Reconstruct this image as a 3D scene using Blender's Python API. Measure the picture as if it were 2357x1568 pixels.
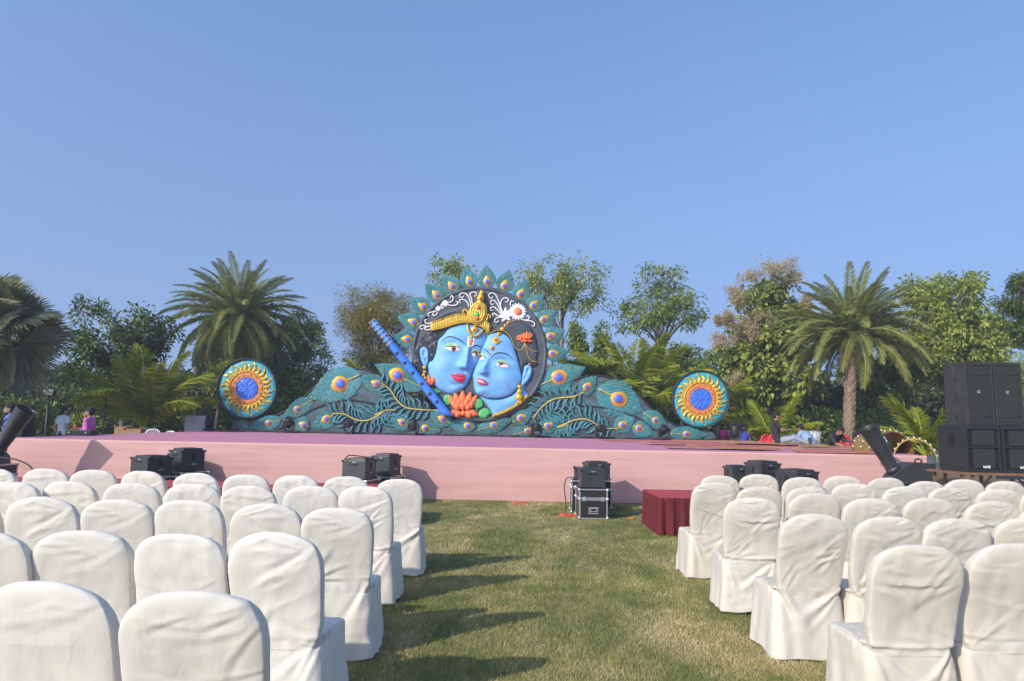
import bpy, bmesh, math, random
import numpy as np
from mathutils import Vector, Matrix, noise as mnoise
from mathutils.geometry import delaunay_2d_cdt

for o in list(bpy.data.objects):
    bpy.data.objects.remove(o, do_unlink=True)
random.seed(7)
RNG = np.random.default_rng(11)
R = math.radians
scene = bpy.context.scene
COL = scene.collection

# ------------------------------------------------------------------ camera
CAM_H, PITCH, ROLL = 1.6, R(6.75), R(1.1)
cam_data = bpy.data.cameras.new('camera')
cam_data.lens = 24.0
cam_data.sensor_width = 36.0
cam_data.clip_end = 3000
cam = bpy.data.objects.new('camera', cam_data)
COL.objects.link(cam)
CAM_M = Matrix.Translation((0, 0, CAM_H)) @ Matrix.Rotation(math.pi / 2 + PITCH, 4, 'X') @ Matrix.Rotation(ROLL, 4, 'Z')
cam.matrix_world = CAM_M
scene.camera = cam

# ------------------------------------------------------------------ sky, sun, exposure
SUN_AZ = R(225.0)      # the sun stands behind the camera, to its left
SUN_EL = R(28.0)
world = bpy.data.worlds.new('World')
scene.world = world
world.use_nodes = True
wn = world.node_tree
bg = wn.nodes['Background']
sky = wn.nodes.new('ShaderNodeTexSky')
sky.sky_type = 'NISHITA'
sky.sun_disc = False
sky.sun_elevation = SUN_EL
sky.sun_rotation = SUN_AZ
sky.altitude = 50
sky.air_density = 1.0
sky.dust_density = 2.0
sky.ozone_density = 5.6
# an even, hazy blue: the brightening towards the horizon is held back by lifting the look-up direction
tc = wn.nodes.new('ShaderNodeTexCoord'); sep = wn.nodes.new('ShaderNodeSeparateXYZ'); com = wn.nodes.new('ShaderNodeCombineXYZ')
ma = wn.nodes.new('ShaderNodeMath'); ma.operation = 'MULTIPLY_ADD'; ma.use_clamp = False
ma.inputs[1].default_value = 0.52; ma.inputs[2].default_value = 0.38
wn.links.new(tc.outputs['Generated'], sep.inputs[0])
wn.links.new(sep.outputs['X'], com.inputs['X']); wn.links.new(sep.outputs['Y'], com.inputs['Y'])
wn.links.new(sep.outputs['Z'], ma.inputs[0]); wn.links.new(ma.outputs[0], com.inputs['Z'])
nv = wn.nodes.new('ShaderNodeVectorMath'); nv.operation = 'NORMALIZE'
wn.links.new(com.outputs[0], nv.inputs[0]); wn.links.new(nv.outputs[0], sky.inputs['Vector'])
# thin haze that thickens towards the horizon all round
hz = wn.nodes.new('ShaderNodeMix'); hz.data_type = 'RGBA'; 
om = wn.nodes.new('ShaderNodeMath'); om.operation = 'SUBTRACT'; om.use_clamp = True; om.inputs[0].default_value = 1.0
pw = wn.nodes.new('ShaderNodeMath'); pw.operation = 'POWER'; pw.inputs[1].default_value = 2.2
sc_ = wn.nodes.new('ShaderNodeMath'); sc_.operation = 'MULTIPLY'; sc_.inputs[1].default_value = 0.58
wn.links.new(sep.outputs['Z'], om.inputs[1]); wn.links.new(om.outputs[0], pw.inputs[0]); wn.links.new(pw.outputs[0], sc_.inputs[0]); wn.links.new(sc_.outputs[0], hz.inputs[0])
hz.inputs[7].default_value = (1.22, 1.50, 2.10, 1)
wn.links.new(sky.outputs['Color'], hz.inputs[6]); wn.links.new(hz.outputs[2], bg.inputs['Color'])
bg.inputs['Strength'].default_value = 0.15

sun_data = bpy.data.lights.new('sun', 'SUN')
sun_data.energy = 2.15
sun_data.angle = R(0.55)
sun_data.color = (1.0, 0.93, 0.83)
sun = bpy.data.objects.new('sun', sun_data)
COL.objects.link(sun)
LDIR = Vector((math.sin(R(45)) * math.cos(SUN_EL), math.cos(R(45)) * math.cos(SUN_EL), -math.sin(SUN_EL)))
sun.rotation_euler = LDIR.to_track_quat('-Z', 'Y').to_euler()

vs = scene.view_settings
vs.view_transform = 'Standard'
vs.look = 'None'
vs.exposure = 0.95
vs.gamma = 1.0
vs.use_curve_mapping = False

# ------------------------------------------------------------------ helpers: places
FPX = 2357 * 24.0 / 36.0
ROT = CAM_M.to_3x3()
def ray(X, Y):
    return ROT @ Vector(((X - 1178.5) / FPX, -(Y - 784.0) / FPX, -1.0))
def on_z(X, Y, z=0.0):
    d = ray(X, Y); t = (z - CAM_H) / d.z
    return Vector((d.x * t, d.y * t, z))
def on_y(X, Y, y):
    d = ray(X, Y); t = y / d.y
    return Vector((d.x * t, y, CAM_H + d.z * t))

# ------------------------------------------------------------------ helpers: materials
MATS = {}
def hexcol(h):
    c = [int(h[i:i + 2], 16) / 255 for i in (0, 2, 4)]
    return tuple((x / 12.92 if x <= .04045 else ((x + .055) / 1.055) ** 2.4) for x in c) + (1,)
class NT:
    def __init__(self, name):
        self.m = bpy.data.materials.new(name); self.m.use_nodes = True
        self.t = self.m.node_tree; self.n = self.t.nodes; self.l = self.t.links
        self.b = self.n['Principled BSDF']; self.out = self.n['Material Output']
    def node(self, kind, **kw):
        x = self.n.new(kind)
        for k, v in kw.items():
            if k in x.inputs: x.inputs[k].default_value = v
            else: setattr(x, k, v)
        return x
    def link(self, a, b): self.l.new(a, b)
    def pos(self):
        return self.node('ShaderNodeNewGeometry').outputs['Position']
    def objco(self):
        return self.node('ShaderNodeTexCoord').outputs['Object']
    def noise(self, vec, scale, detail=4, rough=.55, dist=0):
        x = self.node('ShaderNodeTexNoise', Scale=scale, Detail=detail, Roughness=rough, Distortion=dist)
        if vec is not None: self.link(vec, x.inputs['Vector'])
        return x.outputs['Fac']
    def ramp(self, fac, stops):
        x = self.node('ShaderNodeValToRGB'); e = x.color_ramp.elements
        while len(e) < len(stops): e.new(.5)
        for i, (p, c) in enumerate(stops):
            e[i].position = p; e[i].color = c if len(c) == 4 else tuple(c) + (1,)
        self.link(fac, x.inputs['Fac']); return x.outputs['Color']
    def mix(self, fac, a, b, mode='MIX'):
        x = self.node('ShaderNodeMix', data_type='RGBA', blend_type=mode)
        for s, v in ((x.inputs[0], fac), (x.inputs[6], a), (x.inputs[7], b)):
            if hasattr(v, 'is_linked'): self.link(v, s)
            elif isinstance(v, (int, float)): s.default_value = v
            else: s.default_value = tuple(v) if len(v) == 4 else tuple(v) + (1,)
        return x.outputs[2]
    def math(self, op, a, b=0.0, c=0.0):
        x = self.node('ShaderNodeMath', operation=op)
        for s, v in zip(x.inputs, (a, b, c)):
            if hasattr(v, 'is_linked'): self.link(v, s)
            else: s.default_value = v
        return x.outputs[0]
    def bump(self, h, strength=.3, dist=.01):
        x = self.node('ShaderNodeBump', Strength=strength, Distance=dist)
        self.link(h, x.inputs['Height']); self.link(x.outputs['Normal'], self.b.inputs['Normal'])
    def col(self, c):
        s = self.b.inputs['Base Color']
        if hasattr(c, 'is_linked'): self.link(c, s)
        else: s.default_value = c if len(c) == 4 else tuple(c) + (1,)
    def set(self, **kw):
        for k, v in kw.items(): self.b.inputs[k.replace('_', ' ')].default_value = v

def simple(name, c, rough=.55, var=.18, scale=6.0, bump=0.0, metal=0.0, bscale=None, spec=.5, bdist=.01):
    """a plain painted, cloth or metal surface with uneven tone and fine relief"""
    if name in MATS: return MATS[name]
    t = NT(name); p = t.objco()
    c = c if len(c) == 4 else tuple(c) + (1,)
    f = t.noise(p, scale, 5)
    lo = tuple(x * (1 - var) for x in c[:3]) + (1,); hi = tuple(min(1, x * (1 + var)) for x in c[:3]) + (1,)
    t.col(t.ramp(f, [(.3, lo), (.7, hi)]))
    t.set(Roughness=rough, Metallic=metal)
    t.b.inputs['Specular IOR Level'].default_value = spec
    if bump: t.bump(t.noise(p, bscale or scale * 6, 4), bump, bdist)
    MATS[name] = t.m
    return t.m

# ------------------------------------------------------------------ helpers: objects
def tag(o, label=None, cat=None, group=None, kind=None):
    if label: o['label'] = label
    if cat: o['category'] = cat
    if group: o['group'] = group
    if kind: o['kind'] = kind
    return o
def empty(name, loc=(0, 0, 0), rz=0.0, label=None, cat=None, group=None):
    o = bpy.data.objects.new(name, None)
    o.empty_display_size = .2
    COL.objects.link(o); o.location = loc; o.rotation_euler = (0, 0, rz)
    return tag(o, label, cat, group)
def link(name, me, parent=None, loc=None, rot=None, scale=None):
    o = bpy.data.objects.new(name, me); COL.objects.link(o)
    if parent is not None: o.parent = parent
    if loc is not None: o.location = loc
    if rot is not None: o.rotation_euler = rot
    if scale is not None: o.scale = scale
    return o
def npmesh(name, V, F, mat=None, smooth=True):
    """V (n,3); F list of index tuples or an (m,3)/(m,4) array"""
    me = bpy.data.meshes.new(name)
    if isinstance(F, np.ndarray):
        m, k = F.shape
        me.vertices.add(len(V)); me.vertices.foreach_set('co', np.asarray(V, np.float32).ravel())
        me.loops.add(m * k); me.loops.foreach_set('vertex_index', F.astype(np.int32).ravel())
        me.polygons.add(m)
        me.polygons.foreach_set('loop_start', np.arange(0, m * k, k, dtype=np.int32))
        me.update(calc_edges=True)
    else:
        me.from_pydata([tuple(v) for v in V], [], F); me.update()
    if smooth: me.polygons.foreach_set('use_smooth', np.ones(len(me.polygons), bool))
    if mat: me.materials.append(mat)
    return me
class MB:
    """collects boxes, tubes, lathes and prisms into one mesh"""
    def __init__(self): self.v = []; self.f = []; self.sm = []
    def add(self, vs, fs, smooth=False):
        n = len(self.v); self.v += [tuple(v) for v in vs]
        self.f += [tuple(i + n for i in f) for f in fs]; self.sm += [smooth] * len(fs); return self
    def box(self, c, s, rot=None, bevel=0.0):
        bm = bmesh.new(); bmesh.ops.create_cube(bm, size=1)
        bmesh.ops.scale(bm, vec=s, verts=bm.verts)
        if bevel: bmesh.ops.bevel(bm, geom=bm.edges[:], offset=bevel, segments=2, affect='EDGES', profile=.6)
        if rot is not None: bmesh.ops.transform(bm, matrix=rot.to_4x4() if hasattr(rot, 'to_4x4') else rot, verts=bm.verts)
        bmesh.ops.translate(bm, vec=c, verts=bm.verts)
        bm.verts.index_update()
        self.add([v.co[:] for v in bm.verts], [[v.index for v in f.verts] for f in bm.faces]); bm.free(); return self
    def bxx(self, x0, x1, y0, y1, z0, z1, bevel=0.0):
        return self.box(((x0 + x1) / 2, (y0 + y1) / 2, (z0 + z1) / 2), (x1 - x0, y1 - y0, z1 - z0), None, bevel)
    def tube(self, pts, rad, n=8, cap=True):
        pts = [Vector(p) for p in pts]; k = len(pts)
        rad = [rad] * k if isinstance(rad, (int, float)) else rad
        up = Vector((0, 0, 1)); rings = []; prev = None
        for i, p in enumerate(pts):
            d = (pts[min(i + 1, k - 1)] - pts[max(i - 1, 0)])
            if d.length < 1e-9: d = Vector((0, 0, 1))
            d.normalize()
            if prev is None:
                a = up if abs(d.dot(up)) < .95 else Vector((1, 0, 0))
                s = d.cross(a).normalized()
            else:
                s = prev - d * prev.dot(d); s = s.normalized() if s.length > 1e-6 else d.orthogonal().normalized()
            prev = s; q = d.cross(s)
            rings.append([p + (s * math.cos(2 * math.pi * j / n) + q * math.sin(2 * math.pi * j / n)) * rad[i] for j in range(n)])
        vs = [v for r in rings for v in r]; fs = []
        for i in range(k - 1):
            for j in range(n):
                fs.append((i * n + j, i * n + (j + 1) % n, (i + 1) * n + (j + 1) % n, (i + 1) * n + j))
        if cap: fs.append(tuple(range(n - 1, -1, -1))); fs.append(tuple(range((k - 1) * n, k * n)))
        return self.add(vs, fs, True)
    def cyl(self, c, r, h, axis='Z', n=24, r2=None):
        d = {'X': Vector((1, 0, 0)), 'Y': Vector((0, 1, 0)), 'Z': Vector((0, 0, 1))}[axis]; c = Vector(c)
        return self.tube([c - d * h / 2, c + d * h / 2], [r, r if r2 is None else r2], n)
    def lathe(self, prof, c=(0, 0, 0), n=24, axis='Z'):
        c = Vector(c); vs = []; fs = []; k = len(prof)
        for (r, h) in prof:
            for j in range(n):
                a = 2 * math.pi * j / n
                p = Vector((r * math.cos(a), r * math.sin(a), h))
                if axis == 'Y': p = Vector((p.x, -p.z, p.y))
                if axis == 'X': p = Vector((p.z, p.x, p.y))
                vs.append(c + p)
        for i in range(k - 1):
            for j in range(n):
                fs.append((i * n + j, i * n + (j + 1) % n, (i + 1) * n + (j + 1) % n, (i + 1) * n + j))
        return self.add(vs, fs, True)
    def ball(self, c, r, n=10, sc=(1, 1, 1)):
        prof = [(max(1e-4, math.sin(math.pi * i / n)) , -math.cos(math.pi * i / n)) for i in range(n + 1)]
        vs = []; fs = []; m = n * 2
        for (a, h) in prof:
            for j in range(m):
                t = 2 * math.pi * j / m
                vs.append((c[0] + r * sc[0] * a * math.cos(t), c[1] + r * sc[1] * a * math.sin(t), c[2] + r * sc[2] * h))
        for i in range(n):
            for j in range(m):
                fs.append((i * m + j, i * m + (j + 1) % m, (i + 1) * m + (j + 1) % m, (i + 1) * m + j))
        return self.add(vs, fs, True)
    def prism(self, poly, z0, z1):
        n = len(poly)
        vs = [(p[0], p[1], z0) for p in poly] + [(p[0], p[1], z1) for p in poly]
        fs = [tuple(range(n - 1, -1, -1)), tuple(range(n, 2 * n))] + [(i, (i + 1) % n, n + (i + 1) % n, n + i) for i in range(n)]
        return self.add(vs, fs)
    def xform(self, M):
        self.v = [tuple(M @ Vector(v)) for v in self.v]; return self
    def mesh(self, name, mat=None):
        me = bpy.data.meshes.new(name); me.from_pydata(self.v, [], self.f); me.update()
        me.polygons.foreach_set('use_smooth', self.sm)
        bm = bmesh.new(); bm.from_mesh(me); bmesh.ops.recalc_face_normals(bm, faces=bm.faces); bm.to_mesh(me); bm.free()
        if mat: me.materials.append(mat)
        return me
    def build(self, name, mat, parent=None, loc=None, rot=None):
        return link(name, self.mesh(name, mat), parent, loc, rot)
def copy_tree(o, parent=None):
    c = o.copy(); COL.objects.link(c)
    if parent is not None: c.parent = parent
    for ch in list(KIDS.get(o.name, [])):
        copy_tree(ch, c)
    return c
KIDS = {}
def index_kids():
    KIDS.clear()
    for o in bpy.data.objects:
        if o.parent is not None: KIDS.setdefault(o.parent.name, []).append(o)
def lerp(a, b, t): return a + (b - a) * t
def sstep(a, b, x):
    t = np.clip((x - a) / (b - a), 0, 1); return t * t * (3 - 2 * t)

# ------------------------------------------------------------------ ground
def grass_colour(t, bright=1.0):
    p = t.pos()
    mp = t.node('ShaderNodeMapping'); mp.inputs['Scale'].default_value = (1.0, .62, 0.0); t.link(p, mp.inputs['Vector'])
    v = mp.outputs['Vector']
    big = t.noise(v, .95, 5, .62, .8)
    mid = t.noise(v, 4.2, 4, .65)
    f = t.math('ADD', t.math('MULTIPLY', big, .68), t.math('MULTIPLY', mid, .32))
    k = bright
    return t.ramp(f, [(.34, (.082 * k, .108 * k, .028 * k)), (.45, (.134 * k, .150 * k, .050 * k)), (.525, (.215 * k, .200 * k, .082 * k)), (.65, (.36 * k, .30 * k, .155 * k))]), f
t = NT('lawn'); c, f = grass_colour(t, 1.2)
c = t.mix(.45, c, t.ramp(t.noise(t.pos(), 60, 3), [(.3, (.08, .08, .03)), (.7, (.30, .26, .13))]), 'MIX')
t.col(c); t.set(Roughness=.95); t.b.inputs['Specular IOR Level'].default_value = .1
t.bump(t.noise(t.pos(), 55, 4, .7), .8, .03)
M_LAWN = t.m
gx = np.concatenate([np.linspace(-900, -40, 6), np.linspace(-30, 30, 61), np.linspace(40, 900, 6)])
gy = np.concatenate([np.linspace(-200, -10, 4), np.linspace(-5, 60, 66), np.linspace(75, 1400, 8)])
GX, GY = np.meshgrid(gx, gy)
GZ = np.array([[.012 * mnoise.noise((x * .5, y * .5, 0)) if abs(x) < 30 and -5 < y < 60 else 0 for x in gx] for y in gy])
nx = len(gx); idx = np.arange(len(gy) * nx).reshape(len(gy), nx)
F = np.stack([idx[:-1, :-1], idx[:-1, 1:], idx[1:, 1:], idx[1:, :-1]], -1).reshape(-1, 4)
ground = link('ground', npmesh('ground', np.stack([GX.ravel(), GY.ravel(), GZ.ravel()], 1), F, M_LAWN))
tag(ground, 'patchy green and straw coloured lawn between the chairs and stage', 'lawn', kind='structure')

def make_grass():
    t = NT('grass_blade'); c, f = grass_colour(t, 1.46)
    at = t.node('ShaderNodeAttribute', attribute_name='tint')
    c = t.mix(1.0, c, at.outputs['Color'], 'MULTIPLY')
    t.col(c); t.set(Roughness=.7); t.b.inputs['Specular IOR Level'].default_value = .25
    pts = []
    for (x0, x1, y0, y1, dens) in ((-1.5, 2.4, 2.9, 5.0, 11000), (-1.8, 3.0, 5.0, 7.5, 6500), (-2.6, 4.4, 7.5, 10.5, 2700), (-3.0, 5.0, 10.5, 14.0, 1500),
                                   (5.0, 11.0, 8.0, 14.0, 300)):
        n = int((x1 - x0) * (y1 - y0) * dens)
        pts.append(np.stack([RNG.uniform(x0, x1, n), RNG.uniform(y0, y1, n)], 1))
    P = np.concatenate(pts); n = len(P)
    dist = P[:, 1]
    patch = np.array([mnoise.noise((x * 1.3, y * .9, 3.0)) for x, y in P[:, :2]])
    h = RNG.uniform(.012, .034, n) * (1 + .6 * patch)
    w = (.0020 + .00042 * dist) * RNG.uniform(.7, 1.3, n)
    ang = RNG.uniform(0, 2 * np.pi, n); lean = RNG.uniform(.15, 1.15, n) * h * 1.1
    yaw = RNG.uniform(-.9, .9, n)
    b = np.stack([P[:, 0], P[:, 1], np.zeros(n)], 1)
    side = np.stack([np.cos(yaw), np.sin(yaw), np.zeros(n)], 1) * (w / 2)[:, None]
    tip = b + np.stack([np.cos(ang) * lean, np.sin(ang) * lean, h], 1)
    V = np.stack([b - side, b + side, tip], 1).reshape(-1, 3)
    me = npmesh('grass', V, np.arange(3 * n).reshape(-1, 3), t.m, False)
    ca = me.color_attributes.new('tint', 'FLOAT_COLOR', 'POINT')
    g = RNG.uniform(.6, 1.35, n); dry = RNG.uniform(0, 1, n) ** 3
    colr = np.stack([g * (1 + .35 * dry), g * (1 + .16 * dry), g * (1 - .1 * dry), np.ones(n)], 1)
    ca.data.foreach_set('color', np.repeat(colr, 3, 0).astype(np.float32).ravel())
    tag(link('grass', me), 'short dry grass blades on the aisle lawn', 'grass', kind='stuff')
make_grass()

# ------------------------------------------------------------------ stage
STAGE_Z = 1.05
STAGE_Y = 14.0
def make_stage():
    root = empty('stage', (0, 0, 0), 0, 'long raised stage with pale pink cloth front and mauve carpet top', 'stage')
    t = NT('pink_cloth'); p = t.pos()
    mp = t.node('ShaderNodeMapping'); mp.inputs['Scale'].default_value = (.22, 1, 3.2); t.link(p, mp.inputs['Vector'])
    f = t.noise(mp.outputs['Vector'], 1.6, 4, .6)
    t.col(t.ramp(f, [(.3, (.56, .315, .285)), (.7, (.62, .355, .325))]))
    t.set(Roughness=.85); t.b.inputs['Sheen Weight'].default_value = .15
    mp2 = t.node('ShaderNodeMapping'); mp2.inputs['Scale'].default_value = (.5, 1, 9.0); t.link(p, mp2.inputs['Vector'])
    hh = t.math('ADD', t.math('MULTIPLY', t.noise(mp2.outputs['Vector'], 1.4, 3), .7), t.math('MULTIPLY', t.noise(p, 220, 2), .08))
    t.bump(hh, .5, .025)
    m_front = t.m
    t = NT('mauve_carpet'); p = t.pos()
    t.col(t.ramp(t.noise(p, .9, 5, .6), [(.3, (.49, .215, .285)), (.7, (.56, .25, .325))]))
    t.set(Roughness=.95); t.b.inputs['Specular IOR Level'].default_value = .1
    t.bump(t.noise(p, 300, 2), .3, .006)
    m_top = t.m
    # front skirt: cloth stretched over a frame, with shallow sag waves
    x0, x1 = -10.75, 8.45
    nxs, nzs = 260, 26
    X = np.linspace(x0, x1, nxs); Z = np.linspace(.012, STAGE_Z + .012, nzs)
    XX, ZZ = np.meshgrid(X, Z)
    YY = np.full_like(XX, STAGE_Y)
    for i in range(nzs):
        for j in range(nxs):
            x, z = XX[i, j], ZZ[i, j]
            YY[i, j] += .010 * mnoise.noise((x * .55, z * 5.0, 1)) + .007 * mnoise.noise((x * 2.1, z * 1.2, 7)) + .004 * mnoise.noise((x * 1.1, z * 16, 9))
    ZZ[-1] += np.array([.013 * mnoise.noise((x * 1.3, 5, 2)) for x in X])
    # roll the cloth over the front lip
    V = np.stack([XX, YY, ZZ], -1).reshape(-1, 3)
    lip = np.stack([X, np.full(nxs, STAGE_Y + .05), np.full(nxs, STAGE_Z + .016)], 1)
    V = np.concatenate([V, lip])
    idx = np.arange((nzs + 1) * nxs).reshape(nzs + 1, nxs)
    F = np.stack([idx[:-1, :-1], idx[:-1, 1:], idx[1:, 1:], idx[1:, :-1]], -1).reshape(-1, 4)
    link('front_skirt', npmesh('front_skirt', V, F, m_front), root)
    poly = [(x0, STAGE_Y + .03), (x1, STAGE_Y + .03), (9.25, 16.2), (9.25, 26.2), (x0, 26.2)]
    MB().prism(poly, STAGE_Z - .04, STAGE_Z).build('carpet_top', m_top, root)
    m_side = simple('stage_side_cloth', (.5, .26, .25), .9, .12, 3)
    MB().prism([(x0 + .02, STAGE_Y + .08), (x1 - .02, STAGE_Y + .08), (9.22, 16.2), (9.22, 26.18), (x0 + .02, 26.18)], .01, STAGE_Z - .045).build('side_skirt', m_side, root)
make_stage()
# ------------------------------------------------------------------ covered chairs
def superellipse(a, b, p, n):
    th = np.linspace(0, 2 * np.pi, 721)
    x = a * np.sign(np.cos(th)) * np.abs(np.cos(th)) ** (2 / p); y = b * np.sign(np.sin(th)) * np.abs(np.sin(th)) ** (2 / p)
    s = np.concatenate([[0], np.cumsum(np.hypot(np.diff(x), np.diff(y)))])
    q = np.linspace(0, s[-1], n + 1)[:-1]
    return np.interp(q, s, x), np.interp(q, s, y)

def chair_mesh(seed, nfold, fold_amp, satin):
    rg = np.random.default_rng(seed)
    N = 168
    prof = []   # (zone, cx half-width a, y front, y back, z, exponent)
    W = .235
    # skirt: ground to seat
    for z in np.linspace(.0, .40, 36):
        k = 1 - z / .40
        prof.append((0, .243 + .03 * k, .455 + .025 * k, -.035 - .035 * k, z + .015, 7.0))
    # seat edge round
    for a in np.linspace(0, 1, 7)[1:]:
        prof.append((0 if a < .4 else 1, .243 - .010 * a * a, .455 - .022 * a * a, -.035, .415 + .045 * math.sin(a * math.pi / 2) + .0, 7.0 - 1.0 * a))
    # seat top: shrink the loop onto the foot of the back rest
    for a in np.linspace(0, 1, 15)[1:]:
        prof.append((1, .233 - .006 * a, .433 - .375 * a, -.035 - .002 * a, .460 + .016 * math.sin(a * math.pi) + .01 * a, 6.0 + .5 * a))
    # back rest
    zb = .475
    for q in np.linspace(0, 1, 46)[1:]:
        z = zb + q * (.80 - zb)
        lean = -.075 * q ** 1.2
        prof.append((2, .226 + .012 * q, .052 - .008 * q + lean, -.037 + lean * 1.0 + .006 * math.sin(q * 3.1), z, 6.5))
    top = 1.0
    for ph in np.linspace(0, math.pi / 2, 34)[1:]:
        sN = math.sin(ph) ; cN = math.cos(ph)
        p = 2.7
        zz = .80 + (top - .80) * (1 - cN ** 2.0) ** (1 / 2.0) if False else .80 + (top - .80) * sN ** (2 / p)
        aa = max(.003, .238 * cN ** (2 / p))
        q = 1 + (zz - .80) / (.80 - zb)
        lean = -.075 * q ** 1.2
        th = .0405 * max(.12, (cN ** .8))
        cy = .0035 + lean
        prof.append((2, aa, cy + th, cy - th, zz, 6.5 - 3.5 * sN))
    M = len(prof)
    V = np.zeros((M, N, 3)); zone = np.array([p[0] for p in prof])
    for i, (zo, a, yf, yb, z, p) in enumerate(prof):
        x, y = superellipse(a, (yf - yb) / 2, p, N)
        V[i, :, 0] = x; V[i, :, 1] = y + (yf + yb) / 2; V[i, :, 2] = z
    # the sheet behind the chair runs straight down past the seat
    seatr = [i for i, p in enumerate(prof) if i >= 36 and (p[0] == 1 or (p[0] == 0 and p[4] > .414))]
    for j, i in enumerate(seatr):
        zm = lerp(.416, .474, (j + 1) / (len(seatr) + 1))
        bk = sstep(.06, -.015, V[i, :, 1])
        V[i, :, 2] = lerp(V[i, :, 2], zm, bk)
    # ring normals
    def normals(V):
        du = np.roll(V, -1, 1) - np.roll(V, 1, 1)
        dv = np.zeros_like(V); dv[1:-1] = V[2:] - V[:-2]; dv[0] = V[1] - V[0]; dv[-1] = V[-1] - V[-2]
        n = np.cross(du, dv); return n / np.maximum(1e-9, np.linalg.norm(n, axis=-1, keepdims=True))
    nm = normals(V)
    X, Y, Z = V[..., 0], V[..., 1], V[..., 2]
    D = np.zeros((M, N))
    face = np.where(nm[..., 1] < -.25, 1.0, 0.0)           # back sheet, seen from behind
    back = sstep(.0, -.6, nm[..., 1])
    side = sstep(.35, .8, np.abs(nm[..., 0]))
    front = sstep(.2, .7, nm[..., 1])
    top = (zone == 2)[:, None].astype(float)
    # slow billow
    o = rg.uniform(-50, 50, 3)
    bil = np.array([mnoise.noise((x * 4.2 + o[0], y * 4.2 + o[1], z * 3.4 + o[2])) for x, y, z in V.reshape(-1, 3)]).reshape(M, N)
    D += .0065 * bil
    fine = np.array([mnoise.noise((x * 15 + o[1], y * 15 + o[2], z * 9 + o[0])) for x, y, z in V.reshape(-1, 3)]).reshape(M, N)
    D += .0030 * fine
    # bundles of fine pulls running one way
    th = rg.uniform(-.9, .9); ct, sn = math.cos(th), math.sin(th)
    U_ = (X * ct + Z * sn); W_ = (-X * sn + Z * ct)
    rid = np.array([mnoise.noise((u * 3.2 + o[0], w * 12 + o[1], y * 6)) for u, w, y in zip(U_.ravel(), W_.ravel(), Y.ravel())]).reshape(M, N)
    msk = np.array([mnoise.noise((x * 5 + o[2], y * 5 + 9, z * 4 + o[0])) for x, y, z in V.reshape(-1, 3)]).reshape(M, N)
    D += fold_amp * .9 * (1 - np.abs(rid) * 2.2) * np.clip(.35 + 1.6 * msk, 0, 1)
    # seam where the back panel meets the side strip
    D += .0035 * np.exp(-((np.abs(nm[..., 0]) - .72) / .14) ** 2) * top
    # stress folds: ridges running from shoulders, waist and hem
    def fold(x0, z0, ang, length, width, amp, w, bend=0.0):
        dx, dz = math.cos(ang), math.sin(ang)
        u = (X - x0) * dx + (Z - z0) * dz
        v = -(X - x0) * dz + (Z - z0) * dx + bend * u * u
        e = np.clip(u / length, 0, 1)
        env = np.where((u > -.02) & (u < length), np.sin(np.pi * np.clip((u + .02) / (length + .02), 0, 1)) ** .7, 0)
        ww = width * (.55 + .9 * e)
        prof_ = np.exp(-(v / ww) ** 2) - .75 * np.exp(-((v - 1.5 * ww) / (1.1 * ww)) ** 2)
        return amp * env * prof_ * w
    A = fold_amp
    hs = 1 if rg.random() < .5 else -1
    for k in range(nfold):
        sx = hs if rg.random() < .7 else -hs
        kind = rg.random()
        if kind < .42:    # shoulder folds falling across the back
            x0 = sx * rg.uniform(.15, .235); z0 = rg.uniform(.70, .97)
            ang = math.pi - rg.uniform(-.15, .75) if sx > 0 else rg.uniform(-.15, .75) ; ang = -ang if sx < 0 else ang + 2 * 0
            ang = (math.pi + rg.uniform(.05, .95)) if sx > 0 else -rg.uniform(.05, .95)
            D += fold(x0, z0, ang, rg.uniform(.16, .40), rg.uniform(.013, .024), A * rg.uniform(.4, 1.0), back, rg.uniform(-.8, .8))
        elif kind < .75:  # waist folds rising from the seat corner
            x0 = sx * rg.uniform(.16, .23); z0 = rg.uniform(.42, .56)
            ang = (math.pi - rg.uniform(.2, 1.25)) if sx > 0 else rg.uniform(.2, 1.25)
            D += fold(x0, z0, ang, rg.uniform(.15, .36), rg.uniform(.013, .024), A * rg.uniform(.4, 1.0), back, rg.uniform(-.8, .8))
        else:             # short creases near the crown
            x0 = rg.uniform(-.2, .2); z0 = rg.uniform(.86, .98)
            D += fold(x0, z0, rg.choice([0, math.pi]) + rg.uniform(-.35, .35), rg.uniform(.10, .22), rg.uniform(.011, .016), A * rg.uniform(.3, .7), back, rg.uniform(-.6, .6))
    # waist crease and the drape below it
    zc = rg.uniform(.46, .52); sag = rg.uniform(.0, .03)
    crease = np.exp(-((Z - zc + sag * (1 - (X / .24) ** 2)) / .012) ** 2)
    cw = rg.uniform(0, 1) ** 1.5
    crease *= sstep(-.3, .35, bil + rg.uniform(-.2, .3))
    D -= .008 * cw * crease * back
    D += .008 * cw * sstep(-.3, .3, msk) * np.exp(-((Z - zc - .022 + sag * (1 - (X / .24) ** 2)) / .014) ** 2) * back
    for sx in (-1, 1):
        for k in range(rg.integers(2, 5)):
            ang = -math.pi / 2 - sx * rg.uniform(.1, 1.0)
            D += fold(sx * rg.uniform(.19, .235), zc - .02, ang, rg.uniform(.22, .42), rg.uniform(.016, .030), .010 * rg.uniform(.5, 1), back, rg.uniform(-.4, .4))
    # tuck at the waist: cloth is pulled in between the back rest and the seat
    tuck = np.exp(-((Z - .47) / .06) ** 2) * side * (Y < .10)
    D -= .012 * tuck
    # side and front skirt folds
    low = sstep(.44, .15, Z)
    ph = rg.uniform(0, 6)
    D += low * side * .007 * np.sin(Y * 34 + ph + 2.5 * bil)
    D += low * front * .006 * np.sin(X * 30 + ph + 2 * bil)
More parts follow.
